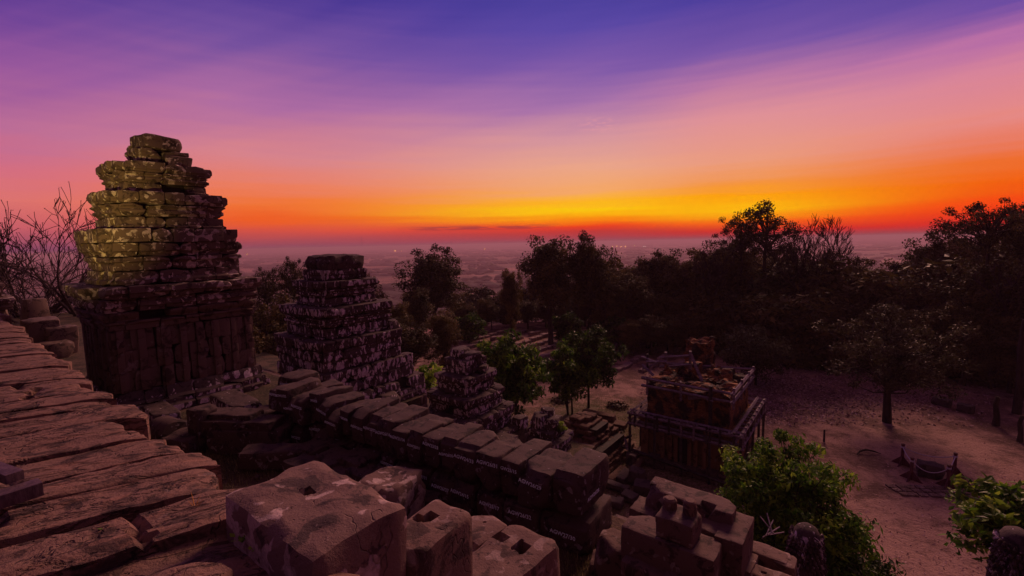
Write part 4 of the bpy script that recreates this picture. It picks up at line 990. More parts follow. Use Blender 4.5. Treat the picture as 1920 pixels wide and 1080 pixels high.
# stair flank carrying the lions
mb = MB(); rr = random.Random(71)
for k in range(7):
    for j in range(4):
        p = uv(-3.4 - j*.9, 1.6 + k*.55, 0); zt = -4.9 - k*.42
        v_, f = stone((.88, .6, .5), .04, (3, 3, 2), .03, 3, rr.random()*99, .5); mb.add(xf(v_, (p.x, p.y, zt - .5 - 1.2), ANG), f, rr.random())
st_ = mb.build('stairway', M_tier); tag(st_, 'steep worn stone stairway dropping between the two lions', 'stairway', kind='structure')
# pale bamboo poles lying in the leaves
for i, (a, b_) in enumerate((((1425, 968), (1452, 1002)), ((1438, 962), (1448, 1000)), ((1450, 975), (1436, 1005)), ((1462, 988), (1430, 1008)), ((1470, 998), (1440, 1003)))):
    mb = MB(); tube(mb, [aty(a[0], a[1], 8.9), aty(b_[0], b_[1], 8.5)], [.012, .014], 6)
    tag(mb.build('thin_pole', M_wood), 'thin pale pole in a loose heap under the large green tree', 'pole', 'thin poles heaped behind the landing')

# ------------------------------------------------------------------ rope enclosure, boulder, branch
corners = [(1691, 871), (1708, 899), (1777, 914), (1789, 890)]
tops = []
for i, (px, py) in enumerate(corners):
    p = atz(px, py, G); e = empty('rope_post', (p.x, p.y, G - .02)); tag(e, 'maroon rope post with a flared foot, %s' % ['farthest left of the enclosure', 'at the near left of the enclosure', 'nearest of the enclosure, by the paving stones', 'at the far right of the enclosure'][i], 'post', 'maroon posts around the boulder')
    mb = MB(); lathe(mb, [(.075, 0), (.075, 1.12), (.085, 1.13), (.085, 1.2), (0, 1.21)], 12); mb.build('shaft', M_post, e)
    for k in range(4):
        mb = MB(); v = [(.05, -.02, .0), (.5, -.02, .0), (.06, -.02, .48), (.05, .02, .0), (.5, .02, .0), (.06, .02, .48)]
        mb.add(xf(np.array(v), (0, 0, 0), k*math.pi/2 + .5), [(0, 1, 2), (3, 5, 4), (0, 3, 4, 1), (1, 4, 5, 2), (2, 5, 3, 0)]); mb.build('foot_fin', M_post, e, smooth=False)
    mb = MB(); lathe(mb, [(.095, .98), (.10, 1.0), (.095, 1.06)], 12); mb.build('rope_coil', M_rope, e)
    tops.append(Vector((p.x, p.y, G + 1.0)))
mb = MB()
for i in range(4):
    a, b_ = tops[i], tops[(i+1) % 4]; sag = (.12, .42, .08, .25)[i]
    tube(mb, [a.lerp(b_, k/10) - Vector((0, 0, sag*4*(k/10)*(1-k/10))) for k in range(11)], [.022]*11, 6)
tag(mb.build('rope', M_rope), 'pale sagging rope strung around the four maroon posts', 'rope')
mb = MB(); v_, f = stone((1.15, .8, .85), .36, (12, 9, 8), .04, 1.6, 12, .5); mb.add(v_, f, .4)
p = atz(1743, 893, G); o = mb.build('boulder', M_boulder, None, (p.x, p.y, G - .06)); o.rotation_euler.z = R(-35); tag(o, 'smooth dark oval boulder lying inside the rope enclosure', 'boulder')
mb = MB(); pts = [atz(x, y, G + .05 + h) for x, y, h in ((1607, 852, 0), (1612, 846, .05), (1624, 843, .15), (1638, 846, .08), (1652, 851, 0))]; tube(mb, pts, [.03, .05, .06, .05, .02], 6)
tag(mb.build('fallen_branch', M_bark), 'short crooked fallen branch on the sand left of the posts', 'branch')
pv = empty('paving_patch', atz(1750, 922, G)); tag(pv, 'patch of exposed paving stones in the sand before the rope enclosure', 'paving')
mb = MB(); rr = random.Random(12)
for k in range(26):
    x = -1.6 + (k % 9)*.42 + rr.uniform(-.05, .05); y = (k//9)*.36 - .4
    v_, f = stone((.36, .30, .10), .03, (3, 3, 2), .02, 3, k, .5); mb.add(xf(v_, (x, y - .12*x, -.02), -.15 + rr.uniform(-.1, .1)), f, rr.random())
mb.build('stones', M_block, pv)
for i, (px, py, sz, lb) in enumerate(((1767, 746, (1.0, .6, .6), 'dark box shaped stone at the edge of the clearing'), (1811, 758, (.8, .6, .55), 'smaller dark stone right of the box shaped stone'))):
    blk('fallen_block', px, py, G + sz[2], sz, lb, 'stone block', M_boulder, -30, (6, 5, 4), .05, .06, .4)
for i, (px, py, h, r_, lb) in enumerate(((1867, 797, 1.9, .16, 'short dark tree stump standing at the forest edge'), (1906, 775, 6.6, .20, 'tall dead trunk snapped off at the far right'), (1912, 828, 1.6, .12, 'thin dark stump post cut by the picture edge'))):
    p = atz(px, py, G); mb = MB(); tube(mb, [p, p + Vector((.03, 0, h*.3)), p + Vector((-.05, .05, h*.7)), p + Vector((.02, 0, h))], [r_*1.3, r_, r_*.9, r_*.75], 9)
    tag(mb.build('tree_stump', M_bark), lb, 'stump')
p = atz(1545, 828, G); mb = MB(); tube(mb, [p, p + Vector((0, 0, .75))], [.06, .05], 8); tag(mb.build('short_post', M_dkwood), 'short dark post standing just above the large green tree', 'post')

# ------------------------------------------------------------------ field of catalogued stones: rows across the clearing
protos = []
rr = random.Random(81)
for k in range(6):
    mb = MB(); v_, f = stone((rr.uniform(.55, .75), rr.uniform(.9, 1.25), rr.uniform(.3, .45)), .04, (3, 4, 2), .04, 3, k*9., .5); mb.add(v_, f, rr.random()); protos.append(mb)
meshes = None; cnt = 0
cands = []
for i in range(26):
    for j in range(26):
        p0 = atz(905, 690, G); p = p0 + V*(j*1.38 - 2) - U*(i*2.15 - 14) + Vector((rr.uniform(-.2, .2), rr.uniform(-.2, .2), 0))
        d = CM.transposed() @ Vector((p.x, p.y, G)); px = 960 + 853.33*d.x/-d.z; py = 540 - 853.33*d.y/-d.z
        lo = 622 + max(0, (px - 1010))*.14
        if 862 < px < 1290 and lo < py < 702 - max(0, (1040 - px))*.10 and not (px > 1170 and py < 640) and rr.random() < .93:
            cands.append((p.y, p, rr.uniform(.8, 1.15)))
cands.sort(key=lambda q: q[0])
base_objs = []
for k, (yy, p, s_) in enumerate(cands[:285]):
    if k < 6:
        o = protos[k].build('laid_stone', M_field); base_objs.append(o)
    else: o = base_objs[k % 6].copy(); col.objects.link(o)
    o.location = (p.x, p.y, G - .02); o.rotation_euler.z = ANG + R(rr.uniform(-6, 6)); o.scale = (s_, s_, rr.uniform(.8, 1.3))
    tag(o, 'weathered stone block laid out in rows on the earth of the clearing', 'stone block', 'stones laid out in rows across the clearing')
print('field', len(cands))

# ------------------------------------------------------------------ vegetation
def leafcloud(mb, centres, radii, n_each, size, rr, squash=.75, up=.35, tone0=.5, flat=0):
    """leaves: small kite faces scattered in clumps"""
    cs = np.array(centres); rd = np.array(radii); k = len(cs); n = k*n_each
    c = np.repeat(cs, n_each, 0); r = np.repeat(rd, n_each)
    d = rr.normal(size=(n, 3)); d /= np.linalg.norm(d, axis=1)[:, None]; q = rr.random(n)**.45
    pos = c + d*(r*q)[:, None]*np.array((1, 1, squash))
    nrm = d*.7 + rr.normal(size=(n, 3))*.6 + np.array((0, 0, up)); nrm /= np.linalg.norm(nrm, axis=1)[:, None]
    t = np.cross(nrm, rr.normal(size=(n, 3))); t /= np.linalg.norm(t, axis=1)[:, None] + 1e-9; b = np.cross(nrm, t)
    s = size*rr.uniform(.6, 1.3, n)[:, None]
    if flat: t[:, 2] -= flat; 
    v = np.stack([pos - t*s, pos - b*s*.45 + nrm*s*.12, pos + t*s, pos + b*s*.45 + nrm*s*.12], 1).reshape(-1, 3)
    tn = np.clip(tone0 + .22*rr.normal(size=n) + .15*np.repeat(rr.normal(size=k), n_each), 0, 1)
    base = mb.n; mb.v.append(v); mb.n += len(v); mb.f.extend([(base+4*i, base+4*i+1, base+4*i+2, base+4*i+3) for i in range(n)]); mb.t.append(np.repeat(tn, 4))
def make_tree(name, H, Rc, zc, Hc, seed, mat, bark, nclump=40, n_each=110, leaf=.16, crad=.9, trunk_r=.16, stems=1, squash=.75, shell=.55, tone=.5, up=.35, drop=0, limb=True, flat=0):
    """tree standing at origin: trunk, limbs to every leaf clump, crown centred at height zc with half-height Hc"""
    rr = np.random.default_rng(seed); e = empty(name)
    cl = []; rd = []
    for k in range(nclump):
        d = rr.normal(size=3); d /= np.linalg.norm(d); q = shell + (1-shell)*rr.random(); 
        lump = 1 + .28*noise.noise(Vector((d[0]*1.6 + seed, d[1]*1.6, d[2]*1.6)))
        p = np.array((d[0]*Rc*q*lump, d[1]*Rc*q*lump, zc + d[2]*Hc*q*lump)); cl.append(p); rd.append(crad*rr.uniform(.55, 1.25))
    for k in range(int(nclump*.35)):
        d = rr.normal(size=3); d /= np.linalg.norm(d); cl.append(np.array((d[0]*Rc*.4, d[1]*Rc*.4, zc + d[2]*Hc*.45))); rd.append(crad*rr.uniform(.8, 1.3))
    tb = MB()
    for s_ in range(stems):
        a = 2*math.pi*s_/max(1, stems); bx, by = (.3*math.cos(a)*Rc*.3, .3*math.sin(a)*Rc*.3) if stems > 1 else (0, 0)
        tube(tb, [(bx, by, -.1), (bx*1.5 + .04*H*rr.normal()*.3, by*1.5, zc*.4), (bx*2, by*2 + .03*H*rr.normal()*.3, zc*.8), (bx*2.4, by*2.4, zc + Hc*.35)], [trunk_r*1.35, trunk_r, trunk_r*.7, trunk_r*.25], 8)
    if limb:
        for p in cl[:nclump]:
            z0 = zc - Hc*rr.uniform(.1, .95); z0 = max(z0, H*.12); b0 = np.array((0, 0, min(z0, p[2]-.05)))
            m = b0*.5 + p*.5 + np.array((0, 0, rr.uniform(-.06, .12)*H*.5)) + rr.normal(size=3)*Rc*.06
            r0 = trunk_r*.38; tube(tb, [b0, b0*.6 + m*.4, m, p], [r0, r0*.75, r0*.5, r0*.15], 5, cap=False)
    tb.build('trunk', bark, e)
    lb = MB(); leafcloud(lb, cl, rd, n_each, leaf, rr, squash, up, tone, flat); lb.build('crown', mat, e, smooth=False)
    return e
RMIN = [.02]
def grow(mb, p, d, l, r, lvl, rr, tips, bend=.25, spread=.6, kids=3, updraft=.1):
    pts = [p]; rad = [r]; q = p.copy(); dd = d.copy(); n = 3
    for k in range(n):
        dd = (dd + Vector((rr.uniform(-1, 1), rr.uniform(-1, 1), rr.uniform(-1, 1)))*bend + Vector((0, 0, updraft))).normalized()
        q = q + dd*(l/n); pts.append(q.copy()); rad.append(r*(1 - .4*(k+1)/n))
    rad = [max(RMIN[0], q_) for q_ in rad]
    tube(mb, pts, rad, 5 if r > .03 else 3, cap=False)
    if lvl == 0: tips.append(q); return
    for k in range(kids if lvl > 1 else kids + 1):
        i = rr.choice((1, 2, 3, 3)); b = pts[i]
        nd = (dd + Vector((rr.uniform(-1, 1), rr.uniform(-1, 1), rr.uniform(-.5, .75)))*spread).normalized()
        grow(mb, b, nd, l*rr.uniform(.6, .85), rad[i]*.68, lvl-1, rr, tips, bend, spread, kids, updraft)
def bare_tree(name, H, seed, lean=(0, 0), r=.14, levels=5, mat=M_bark2, spread=.75, kids=3, leaves=None, up=.1, bend=.22, nleaf=6, lsz=.05):
    rr = random.Random(seed); e = empty(name); mb = MB(); tips = []
    grow(mb, Vector((0, 0, -.1)), Vector((lean[0], lean[1], 1)).normalized(), H*.34, r, levels, rr, tips, bend, spread, kids, up)
    mb.build('trunk', mat, e)
    if leaves:
        lb = MB(); leafcloud(lb, [(t.x, t.y, t.z) for t in tips], [.18]*len(tips), nleaf, lsz, np.random.default_rng(seed), .6, .3, .5); lb.build('crown', leaves, e, smooth=False)
    zmax = max(t.z for t in tips); return e, zmax
def umbrella_tree(name, H, seed, lean=0, r=.3):
    rr = random.Random(seed); e = empty(name); mb = MB(); tips = []
    f = [Vector((0, 0, -.1)), Vector((lean*.3, .1, H*.22)), Vector((lean*.9, -.1, H*.42)), Vector((lean*1.3, .1, H*.55))]
    tube(mb, f, [r*1.3, r, r*.85, r*.7], 8)
    for k in range(7):
        a = k*2*math.pi/7 + rr.uniform(-.3, .3); b = f[2].lerp(f[3], rr.random())
        grow(mb, b, Vector((math.cos(a), math.sin(a), rr.uniform(.25, .8))).normalized(), H*rr.uniform(.20, .28), r*.6, 4, rr, tips, .20, .66, 3, -.01)
    mb.build('trunk', M_bark2, e); lb = MB()
    leafcloud(lb, [(t.x, t.y, t.z) for t in tips], [.12]*len(tips), 1, .06, np.random.default_rng(seed), .6, .3, .5); lb.build('crown', M_leafbrown, e, smooth=False)
    return e, sorted(t.z for t in tips)[int(len(tips)*.985)]
def put(e, loc, rz=0, sc=1, label=None, cat='tree', group=None):
    e.location = loc; e.rotation_euler.z = rz; e.scale = (sc, sc, sc) if not isinstance(sc, tuple) else sc
    tag(e, label, cat, group); return e
def dup(e, **k):
    c = e.copy(); col.objects.link(c)
    for ch in [x for x in bpy.data.objects if x.parent == e]:
        d = ch.copy(); col.objects.link(d); d.parent = c
    return put(c, **k)

# near bright green trees
pB = aty(1510, 960, 12.6)
e = make_tree('leafy_tree', 6.6, 2.05, 5.0, 1.75, 101, M_leafgreen, M_bark, 170, 100, .075, .36, .10, 3, .75, .5, .50, .5, flat=.5)
put(e, (aty(1470, 940, 12.2).x, 12.2, G), 0, 1, 'large bright green leafy tree in front of the brick shrine')
e = make_tree('leafy_tree', 5, 1.75, 3.0, 1.35, 104, M_leafgreen2, M_bark, 140, 100, .075, .36, .10, 2, .75, .5, .38, .4, flat=.5)
put(e, (aty(1580, 1020, 11.4).x, 11.4, G + .0), 0, 1, 'darker green leafy tree low on the right of the bright one')
pR = aty(1890, 960, 9.0)
e = make_tree('leafy_tree', 7, 1.15, pR.z - .3 - G, .95, 102, M_leafgreen, M_bark, 60, 50, .10, .32, .08, 2, .75, .5, .62, .6)
put(e, (pR.x + .2, 9.0, G), 0, 1, 'bright green young tree cut by the right picture edge')
p = aty(955, 700, 27.5)
e = make_tree('leafy_tree', 6.8, 2.3, 4.5, 2.3, 111, M_leafgreen, M_bark, 130, 80, .15, .58, .10, 2, .75, .5, .42, .5, flat=.4)
put(e, (p.x, 27.5, G), 0, 1.0, 'broad fresh green tree behind the smaller stepped tower')
p = atz(1068, 777, G)
e = make_tree('leafy_tree', 5.4, 2.2, 3.3, 1.9, 112, M_leafgreen, M_bark, 130, 80, .14, .52, .06, 3, .75, .5, .5, .5, flat=.4)
put(e, (p.x, p.y, G), 0, 1.0, 'green tree on several thin stems behind the brick mound')
p = atz(1107, 772, G)
e = make_tree('leafy_tree', 6.2, 2.4, 3.9, 2.1, 113, M_leafgreen2, M_bark, 130, 80, .14, .52, .08, 1, .75, .5, .30, .5, flat=.4)
put(e, (p.x, p.y + .8, G), 0, 1.0, 'dark green tree on one slender trunk right of the thin stemmed tree')
p = aty(800, 705, 25); e = make_tree('leafy_bush', 2.6, .8, 1.8, .9, 114, M_leafgreen, M_bark, 24, 50, .12, .35, .03, 2, .75, .5, .7, .5)
put(e, (p.x, 25, ZD), 0, 1, 'bright green shrub glimpsed between the squat and smaller towers', 'bush')
e = make_tree('leafy_bush', .8, .28, .5, .3, 115, M_leafgreen, M_bark, 12, 25, .07, .12, .01, 1, .75, .5, .8, .5)
p = aty(1052, 800, 23); put(e, (p.x, 23, p.z - .5), 0, 1, 'small green sapling growing out of the tower stump', 'bush')

# mid-distance trees of the clearing
p = atz(1663, 792, G)
e = make_tree('gnarled_tree', 8.6, 4.2, 4.9, 3.1, 121, M_leafolive, M_bark, 90, 110, .10, .70, .20, 1, .7, .55, .5, .4)
put(e, (p.x, p.y, G), 0, 1.0, 'spreading dark tree on a forked trunk in the middle of the clearing')
p = aty(1410, 700, 38)
e = make_tree('round_bush_tree', 5.2, 2.9, 3.0, 2.3, 122, M_leafolive, M_bark, 90, 90, .12, .7, .12, 2, .75, .5, .6, .4)
put(e, (p.x, 38, G), 0, 1.0, 'rounded olive tree behind the shrine at right')

# forest: four full trees and two airy ones, copied
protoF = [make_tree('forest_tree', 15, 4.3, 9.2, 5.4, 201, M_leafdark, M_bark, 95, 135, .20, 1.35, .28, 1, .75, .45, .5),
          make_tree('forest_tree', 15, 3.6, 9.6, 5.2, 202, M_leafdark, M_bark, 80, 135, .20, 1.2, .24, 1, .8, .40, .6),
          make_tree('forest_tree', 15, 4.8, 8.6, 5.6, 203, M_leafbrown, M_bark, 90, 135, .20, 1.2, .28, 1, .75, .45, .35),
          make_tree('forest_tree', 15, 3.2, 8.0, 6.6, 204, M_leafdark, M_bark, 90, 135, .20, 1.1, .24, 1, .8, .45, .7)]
airy = [make_tree('airy_tree', 16, 3.4, 12.6, 2.9, 211, M_leafdark, M_bark, 46, 90, .13, .75, .22, 1, .7, .6, .3, .3),
        make_tree('airy_tree', 16, 5.2, 13.2, 2.2, 212, M_leafdark, M_bark, 60, 90, .12, .8, .24, 1, .55, .55, .2, .3)]
used = {}
def place_tree(k, px, ytop, Y_, wscale=1.0, label='dark leafy tree in the dense forest edge behind the clearing', group='trees of the forest edge', bank=protoF, H=15.0, name=None):
    top = aty(px, ytop, Y_); gz = hgt(top.x, Y_); s_ = (top.z - gz)/H; src = bank[k]
    rz_ = (px*.37) % 6.28; sc_ = (max(.35, s_)*wscale, max(.35, s_)*wscale, max(.3, s_))
    key = id(src)
    if key not in used: used[key] = 1; return put(src, (top.x, Y_, gz), rz_, sc_, label, 'tree', group)
    return dup(src, loc=(top.x, Y_, gz), rz=rz_, sc=sc_, label=label, cat='tree', group=group)
# single trees one can point at
place_tree(0, 810, 456, 62, 1.15, 'round topped tree standing alone against the misty plain', None)
place_tree(3, 955, 483, 60, .6, 'narrow pointed tree left of the large twin crowned trees', None)
place_tree(1, 1030, 434, 55, 1.15, 'left one of the large twin crowned trees above the stone rows', None)
place_tree(0, 1104, 430, 56, .80, 'right one of the large twin crowned trees above the stone rows', None)
place_tree(0, 1440, 366, 52, 1.0, 'tall airy tree with a rounded crown against the yellow sky', None, airy, 16)
place_tree(0, 1392, 388, 54, .8, 'smaller airy tree left of the tallest crown on the skyline', None, airy, 16)
place_tree(1, 1860, 364, 40, .75, 'flat topped airy tree rising at the far right skyline', None, airy, 16)
place_tree(1, 1930, 372, 42, .7, 'feathery flat topped tree cut by the right picture edge', None, airy, 16)
place_tree(1, 545, 474, 40, .42, 'dark airy tree between the tall tower and the squat tower', None, airy, 16)
place_tree(1, 495, 494, 44, .42, 'feathery tree just right of the tall tower cornice', None, airy, 16)
place_tree(2, 700, 512, 46, .42, 'brownish tree emerging right behind the squat tower cap', None)
# the continuous forest edge, back to front
sky_ = [(860, 540), (900, 520), (985, 500), (1000, 470), (1130, 470), (1160, 475), (1200, 478), (1230, 455), (1245, 470), (1285, 440), (1310, 465), (1340, 430), (1400, 440), (1480, 458), (1560, 466), (1620, 478), (1660, 500), (1690, 520), (1712, 480), (1740, 440), (1790, 418), (1850, 420), (1960, 415)]
def skyl(px):
    for (a, b_), (c, d) in zip(sky_, sky_[1:]):
        if a <= px <= c: return b_ + (d-b_)*(px-a)/(c-a)
    return sky_[-1][1] if px > 1900 else 545
rr = random.Random(91)
TH = ORD[:]; TH[0] = 'first'
def frow(xs, lab, fn, grp='trees of the forest edge'):
    for i, px in enumerate(xs):
        n_ = TH[i] if i < len(TH) else 'last'
        fn(px, '%s, %s from its left end' % (lab, n_), grp)
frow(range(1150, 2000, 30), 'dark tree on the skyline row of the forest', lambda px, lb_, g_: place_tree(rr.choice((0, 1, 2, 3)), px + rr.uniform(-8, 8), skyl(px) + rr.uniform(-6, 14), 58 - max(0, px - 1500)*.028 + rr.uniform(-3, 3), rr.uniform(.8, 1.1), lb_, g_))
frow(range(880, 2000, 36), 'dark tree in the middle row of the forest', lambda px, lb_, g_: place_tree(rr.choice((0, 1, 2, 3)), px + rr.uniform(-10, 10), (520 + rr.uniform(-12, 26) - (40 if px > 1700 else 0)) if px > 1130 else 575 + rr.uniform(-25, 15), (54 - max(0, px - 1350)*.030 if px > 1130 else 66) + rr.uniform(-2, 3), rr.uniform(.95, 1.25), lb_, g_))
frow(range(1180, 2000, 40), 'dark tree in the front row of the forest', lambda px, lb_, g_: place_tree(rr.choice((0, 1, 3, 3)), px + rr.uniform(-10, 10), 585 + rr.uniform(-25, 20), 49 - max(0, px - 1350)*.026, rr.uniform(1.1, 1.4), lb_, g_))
thick = [make_tree('thicket', 7, 3.4, 3.2, 3.4, 241, M_leafdark, M_bark, 80, 80, .26, 1.1, .1, 3, .8, .5, .5),
         make_tree('thicket', 7, 3.0, 3.4, 3.5, 242, M_leafolive, M_bark, 80, 80, .24, 1.0, .1, 3, .8, .5, .3)]
def gline(px): return 618 if px < 1130 else 625 + (px-1130)*.16 if px < 1560 else 694 + (px-1560)*.09
def thk(px, dy, s_, lb_, g_):
    p = atz(px, gline(px) + dy, G); k = rr.choice((0, 0, 1)); q = thick[k]
    sc_ = (s_*rr.uniform(.9, 1.3), s_*rr.uniform(.9, 1.3), s_)
    if k in thk_used: dup(q, loc=(p.x, p.y + 2, G - .5), rz=rr.random()*6, sc=sc_, label=lb_, cat='thicket', group=g_)
    else: thk_used.add(k); put(q, (p.x, p.y + 2, G - .5), 0, sc_, lb_, 'thicket', g_)
thk_used = set()
frow(range(1150, 1990, 34), 'dense low thicket along the foot of the forest', lambda px, lb_, g_: thk(px + rr.uniform(-9, 9), rr.uniform(-6, 2), rr.uniform(.8, 1.1), lb_, g_), 'thickets along the forest foot')
frow(range(1180, 2010, 48), 'taller thicket standing behind the foot of the forest', lambda px, lb_, g_: thk(px + rr.uniform(-9, 9), -22 + rr.uniform(-6, 2), rr.uniform(1.2, 1.5), lb_, g_), 'thickets along the forest foot')
frow(range(860, 1140, 40), 'thicket on the bank beyond the stone rows', lambda px, lb_, g_: thk(px + rr.uniform(-9, 9), -10 + rr.uniform(-6, 2), rr.uniform(.7, .95), lb_, g_), 'thickets beyond the stone rows')
# behind the towers, left
ui = -1
for px, yt, Y_, ws in ((470, 560, 36, 1.0), (500, 600, 30, 1.1), (520, 545, 34, .9), (560, 590, 36, 1.1), (650, 560, 44, 1.0), (720, 590, 38, 1.1), (740, 545, 44, .9), (770, 600, 40, 1.2), (780, 535, 52, 1.0), (830, 565, 44, 1.1), (860, 555, 66, 1.0), (905, 550, 66, 1.0), (115, 590, 38, 1.0), (70, 575, 42, 1.0), (20, 560, 40, 1.0), (-30, 570, 40, 1)):
    ui += 1
    place_tree(rr.choice((0, 1, 3)) if px > 150 else 2, px, yt, Y_, ws, 'dark undergrowth tree behind the towers, %s from the tall tower side' % TH[ui] if px > 150 else 'brown thicket tree below the bare trees, %s from the tall tower' % TH[ui-12], 'undergrowth trees behind the towers' if px > 150 else 'thicket trees at the far left')
# bushes by the stone rows
pb = make_tree('round_bush', 3, 1.7, 1.5, 1.3, 231, M_leafgreen2, M_bark, 50, 60, .16, .55, .05, 3, .75, .5, .25)
lbs = ['bush at the far end of the stone rows', 'low bush right of the stone rows below the forest', 'wide bush behind the stone rows', 'bush beside the forest left of the shrine', 'dark bush left of the stone rows']
for i, (px, py, s_) in enumerate(((1062, 640, 1.3), (1130, 650, 1.2), (1165, 655, 1.4), (1215, 652, 1.1), (880, 640, 1.3))):
    p = atz(px, py, G); (put(pb, (p.x, p.y, G), px, s_, lbs[i], 'bush') if i == 0 else dup(pb, loc=(p.x, p.y, G), rz=px, sc=s_, label=lbs[i], cat='bush'))

# bare trees: far left, and on the skyline
for i, (px, yt, Y_, seed, ln, lb) in enumerate(((35, 392, 30, 5, (-.25, 0), 'bare branching tree at the far left edge'), (95, 385, 29, 6, (.25, 0), 'bare branching tree nearer the tall tower, crown spread wide'), (-20, 400, 31, 9, (.1, 0), 'bare tree leaning in over the left picture edge'))):
    e, zm = umbrella_tree('bare_tree', 15, seed, ln[0]*3)
    top = aty(px, yt, Y_); s_ = (top.z - G)/zm; put(e, (top.x, Y_, G), .6*i, (s_*.8, s_*.8, s_), lb)
RMIN[0] = .032
for i, (px, yt, Y_, seed, lb) in enumerate(((1505, 398, 50, 15, 'bare twiggy tree on the skyline right of the tallest crown'), (1562, 400, 50, 16, 'wide bare tree with fine twigs on the skyline, rightmost'), (1345, 430, 52, 17, 'thin bare tree on the skyline left of the airy trees'))):
    e, zm = bare_tree('bare_tree', 17, seed, (.05, 0), .24, 6, M_bark, .8, 3, None, .05, .2)
    top = aty(px, yt, Y_); s_ = (top.z - G)/zm; put(e, (top.x, Y_, G), i, (s_*.8, s_*.8, s_), lb)
e, zm = bare_tree('bare_tree', 14, 44, (.0, 0), .16, 5, M_bark2, .6, 3, None, .12, .2)
top = aty(1885, 470, 36); s_ = (top.z-G)/zm; put(e, (top.x, 36, G), 1, s_, 'pale thin bare tree before the forest at the right')

# leaf litter on the clearing
n = 15000; pts = []; rr = random.Random(33)
while len(pts) < n:
    px = rr.uniform(1200, 1860); py = rr.uniform(690, 800)
    d1 = ((px-1450)/210)**2 + ((py-738)/42)**2; d2 = ((px-1690)/150)**2 + ((py-745)/22)**2; d3 = ((px-1600)/120)**2 + ((py-720)/30)**2
    w = max(math.exp(-d1*1.2), math.exp(-d2*1.4), math.exp(-d3))
    if rr.random() < w*.9 + .03:
        p = atz(px, py, G); pts.append((p.x + rr.uniform(-.2, .2), p.y + rr.uniform(-.2, .2), hgt(p.x, p.y) + .03))
lb = MB(); leafcloud(lb, pts, [.01]*n, 1, .11, np.random.default_rng(4), .2, 1.6, .55); tag(lb.build('fallen_leaves', M_litter, smooth=False), 'pinkish dry leaves carpeting the ground under the clearing trees', 'fallen leaves', kind='stuff')
pts = []
for k in range(5200):
    px = rr.uniform(1040, 1920); py = rr.uniform(700, 1080); p = atz(px, py, G); pts.append((p.x, p.y, hgt(p.x, p.y) + .02))
lb = MB(); leafcloud(lb, pts, [.01]*len(pts), 1, .045, np.random.default_rng(5), .2, 1.6, .45); tag(lb.build('scattered_leaves', M_litter, smooth=False), 'sparse dry leaves and grit scattered over the sandy clearing', 'fallen leaves', kind='stuff')
pts = []
for k in range(22000):
    a = rr.random()*6.28; q = rr.random()**.6*9; x = 6 + q*math.cos(a); y = 27.5 + q*math.sin(a)
    if noise.noise(Vector((x*.5, y*.5, 1))) > -.25: pts.append((x, y, hgt(x, y)))
blades('grass', 'thin grass on the ground between the brick mound and the shrine', pts, .04, .12, M_grass, .014)
# heaps of dry leaves near the thin stemmed trees
for i, (px, py) in enumerate(((1158, 763), (1052, 752), (1148, 808))):
    p = atz(px, py, G); lb = MB(); leafcloud(lb, [(p.x, p.y, G + .05)], [.9], 500, .12, np.random.default_rng(i), .3, .5, .1); tag(lb.build('leaf_heap', M_leafbrown, smooth=False), ['small heap of dark dry leaves left of the scaffolding', 'dark leaf heap at the thin stems of the green tree', 'flat dark leaf heap beside the low red slab'][i], 'leaf heap')

# ------------------------------------------------------------------ the plain: woods, palms, masts, village lights
ico_v = []; ico_f = []
import bmesh
bm = bmesh.new(); bmesh.ops.create_icosphere(bm, subdivisions=2, radius=1); ico_v = np.array([v.co[:] for v in bm.verts]); ico_f = [tuple(v.index for v in f.verts) for f in bm.faces]; bm.free()
mb = MB(); rr = random.Random(5)
def clump(x, y, w, h):
    s_ = rr.random()*100; v_ = ico_v*np.array((w, w*.8, h*.55)); 
    k = np.array([1 + .45*noise.noise(Vector((a*2.1 + s_, b*2.1, c*2.1))) for a, b, c in ico_v]); v_ = v_*k[:, None]
    mb.add(v_ + np.array((x, y, PLAIN + h*.42)), ico_f, rr.random())
cnt = 0
while cnt < 3600:
    Yd = 450*math.exp(rr.random()*3.1); X_ = Yd*rr.uniform(-1.25, 1.2); 
    band = noise.noise(Vector((X_*.0009, Yd*.0028, 5))) + .5*noise.noise(Vector((X_*.003, Yd*.009, 5)))
    if Yd < 1500 and band < .05 and rr.random() > .10: continue
    if Yd >= 1500 and band < -.12 and rr.random() > .15: continue
    cnt += 1; h = rr.uniform(5, 13)
    for q in range(rr.choice((1, 2, 3))): clump(X_ + rr.uniform(-25, 25)*(1 + Yd/2500), Yd + rr.uniform(-12, 12), h*rr.uniform(.6, 1.5)*(1 + Yd/2200), h*rr.uniform(.7, 1.1)*(1 + Yd/9000))
o = mb.build('far_woods', M_farwood); tag(o, 'scattered woods and tree lines across the misty plain', 'woods', kind='stuff')
pe = empty('palm_tree'); mb = MB(); tube(mb, [(0, 0, 0), (.3, 0, 7), (0, 0, 14)], [.35, .3, .28], 6); mb.build('trunk', M_bark, pe)
mb = MB(); leafcloud(mb, [(0, 0, 14.5)], [3.0], 260, 1.1, np.random.default_rng(3), .9, .3); mb.build('crown', M_leafdark, pe, smooth=False)
for i, (px, py) in enumerate(((866, 507), (880, 508), (890, 507), (897, 508), (922, 506))):
    p = atz(px, py, PLAIN); lb_ = 'small fan palm standing on the plain right of the round topped tree'
    put(pe, p, 0, 1.0, lb_, 'palm', 'fan palms far out on the plain') if i == 0 else dup(pe, loc=p, rz=i, sc=1.0 + .05*i, label=lb_, cat='palm', group='fan palms far out on the plain')
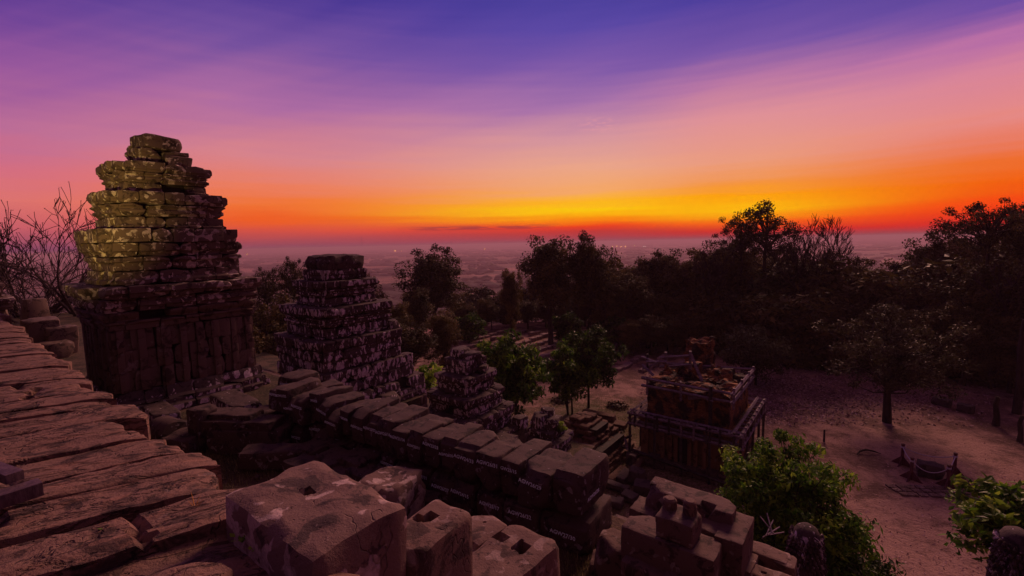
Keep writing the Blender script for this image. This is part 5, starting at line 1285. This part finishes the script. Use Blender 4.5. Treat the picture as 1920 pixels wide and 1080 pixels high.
def mast(px, ytop, ybase, lab):
    p = atz(px, ybase, PLAIN); t_ = aty(px, ytop, p.y); h = t_.z - PLAIN; e = empty('radio_mast', p); tag(e, lab, 'mast'); mb = MB(); w = h*.018
    for sx_, sy_ in ((-1, -1), (1, -1), (0, 1)): tube(mb, [(sx_*w, sy_*w, 0), (sx_*w*.35, sy_*w*.35, h)], [w*.25, w*.2], 4)
    mb.build('legs', M_dkwood, e); mb = MB()
    for k in range(14):
        z0 = h*k/14; z1_ = h*(k+1)/14; a = w*(1 - .65*k/14); tube(mb, [(-a, -a, z0), (a, -a, z1_)], [w*.12]*2, 3); tube(mb, [(a, -a, z0), (0, a, z1_)], [w*.12]*2, 3)
    mb.build('lattice', M_dkwood, e)
mast(679, 444, 470, 'tall thin lattice mast on the horizon above the squat tower')
mast(847, 452, 466, 'shorter lattice mast on the horizon above the round topped tree')
def mat_em(name, c, s):
    m = bpy.data.materials.new(name); m.use_nodes = True; t = m.node_tree; t.nodes.clear(); em = N('ShaderNodeEmission', t); em.inputs[0].default_value = c; em.inputs[1].default_value = s
    o = N('ShaderNodeOutputMaterial', t); L(em.outputs[0], o.inputs[0], t); return m
M_lamp = mat_em('far_lamp_glow', (1, .42, .08, 1), 16); M_lampw = mat_em('far_white_lamp_glow', (1, .85, .7, 1), 16)
lp = [(464, 473.5), (597, 470.5), (710, 469), (741, 467), (747, 466.5), (753, 467), (782, 467.5), (898, 464.5), (909, 464), (1000, 462), (1033, 461), (1148, 459), (1156, 459), (1165, 459), (1173, 459), (1182, 458.5), (1190, 458), (1206, 458.5), (1210, 458.5)]
bs = {}
for i, (px, py) in enumerate(lp):
    p = atz(px, py + 3.0, PLAIN + 6); w_ = i >= 17; key = w_
    if key not in bs:
        mb = MB(); mb.add(ico_v, ico_f); o = mb.build('village_lamp', M_lampw if w_ else M_lamp); bs[key] = o
    else: o = bs[key].copy(); col.objects.link(o)
    r_ = p.length*.00085; o.location = p; o.scale = (r_, r_, r_)
    tag(o, 'tiny white lamp glowing on the plain near the horizon' if w_ else 'tiny orange lamp glowing on the plain near the horizon', 'lamp', 'lamps of villages on the plain')

# ------------------------------------------------------------------ haze
mb = MB(); box(mb, (0, 20000, (PLAIN - 1.5 + 9)/2), (90000, 70000, 9 - (PLAIN - 1.5)))
hz = mb.build('haze', M_core, smooth=False); hz.data.materials.clear()
m = bpy.data.materials.new('evening_haze'); m.use_nodes = True; t = m.node_tree; t.nodes.clear()
pvn = N('ShaderNodeVolumePrincipled', t); pvn.inputs['Color'].default_value = (.97, .62, .76, 1); pvn.inputs['Density'].default_value = .00034; pvn.inputs['Anisotropy'].default_value = .1
o_ = N('ShaderNodeOutputMaterial', t); L(pvn.outputs[0], o_.inputs[1], t); hz.data.materials.append(m); tag(hz, 'thin violet evening haze lying over the plain', 'haze', kind='stuff')
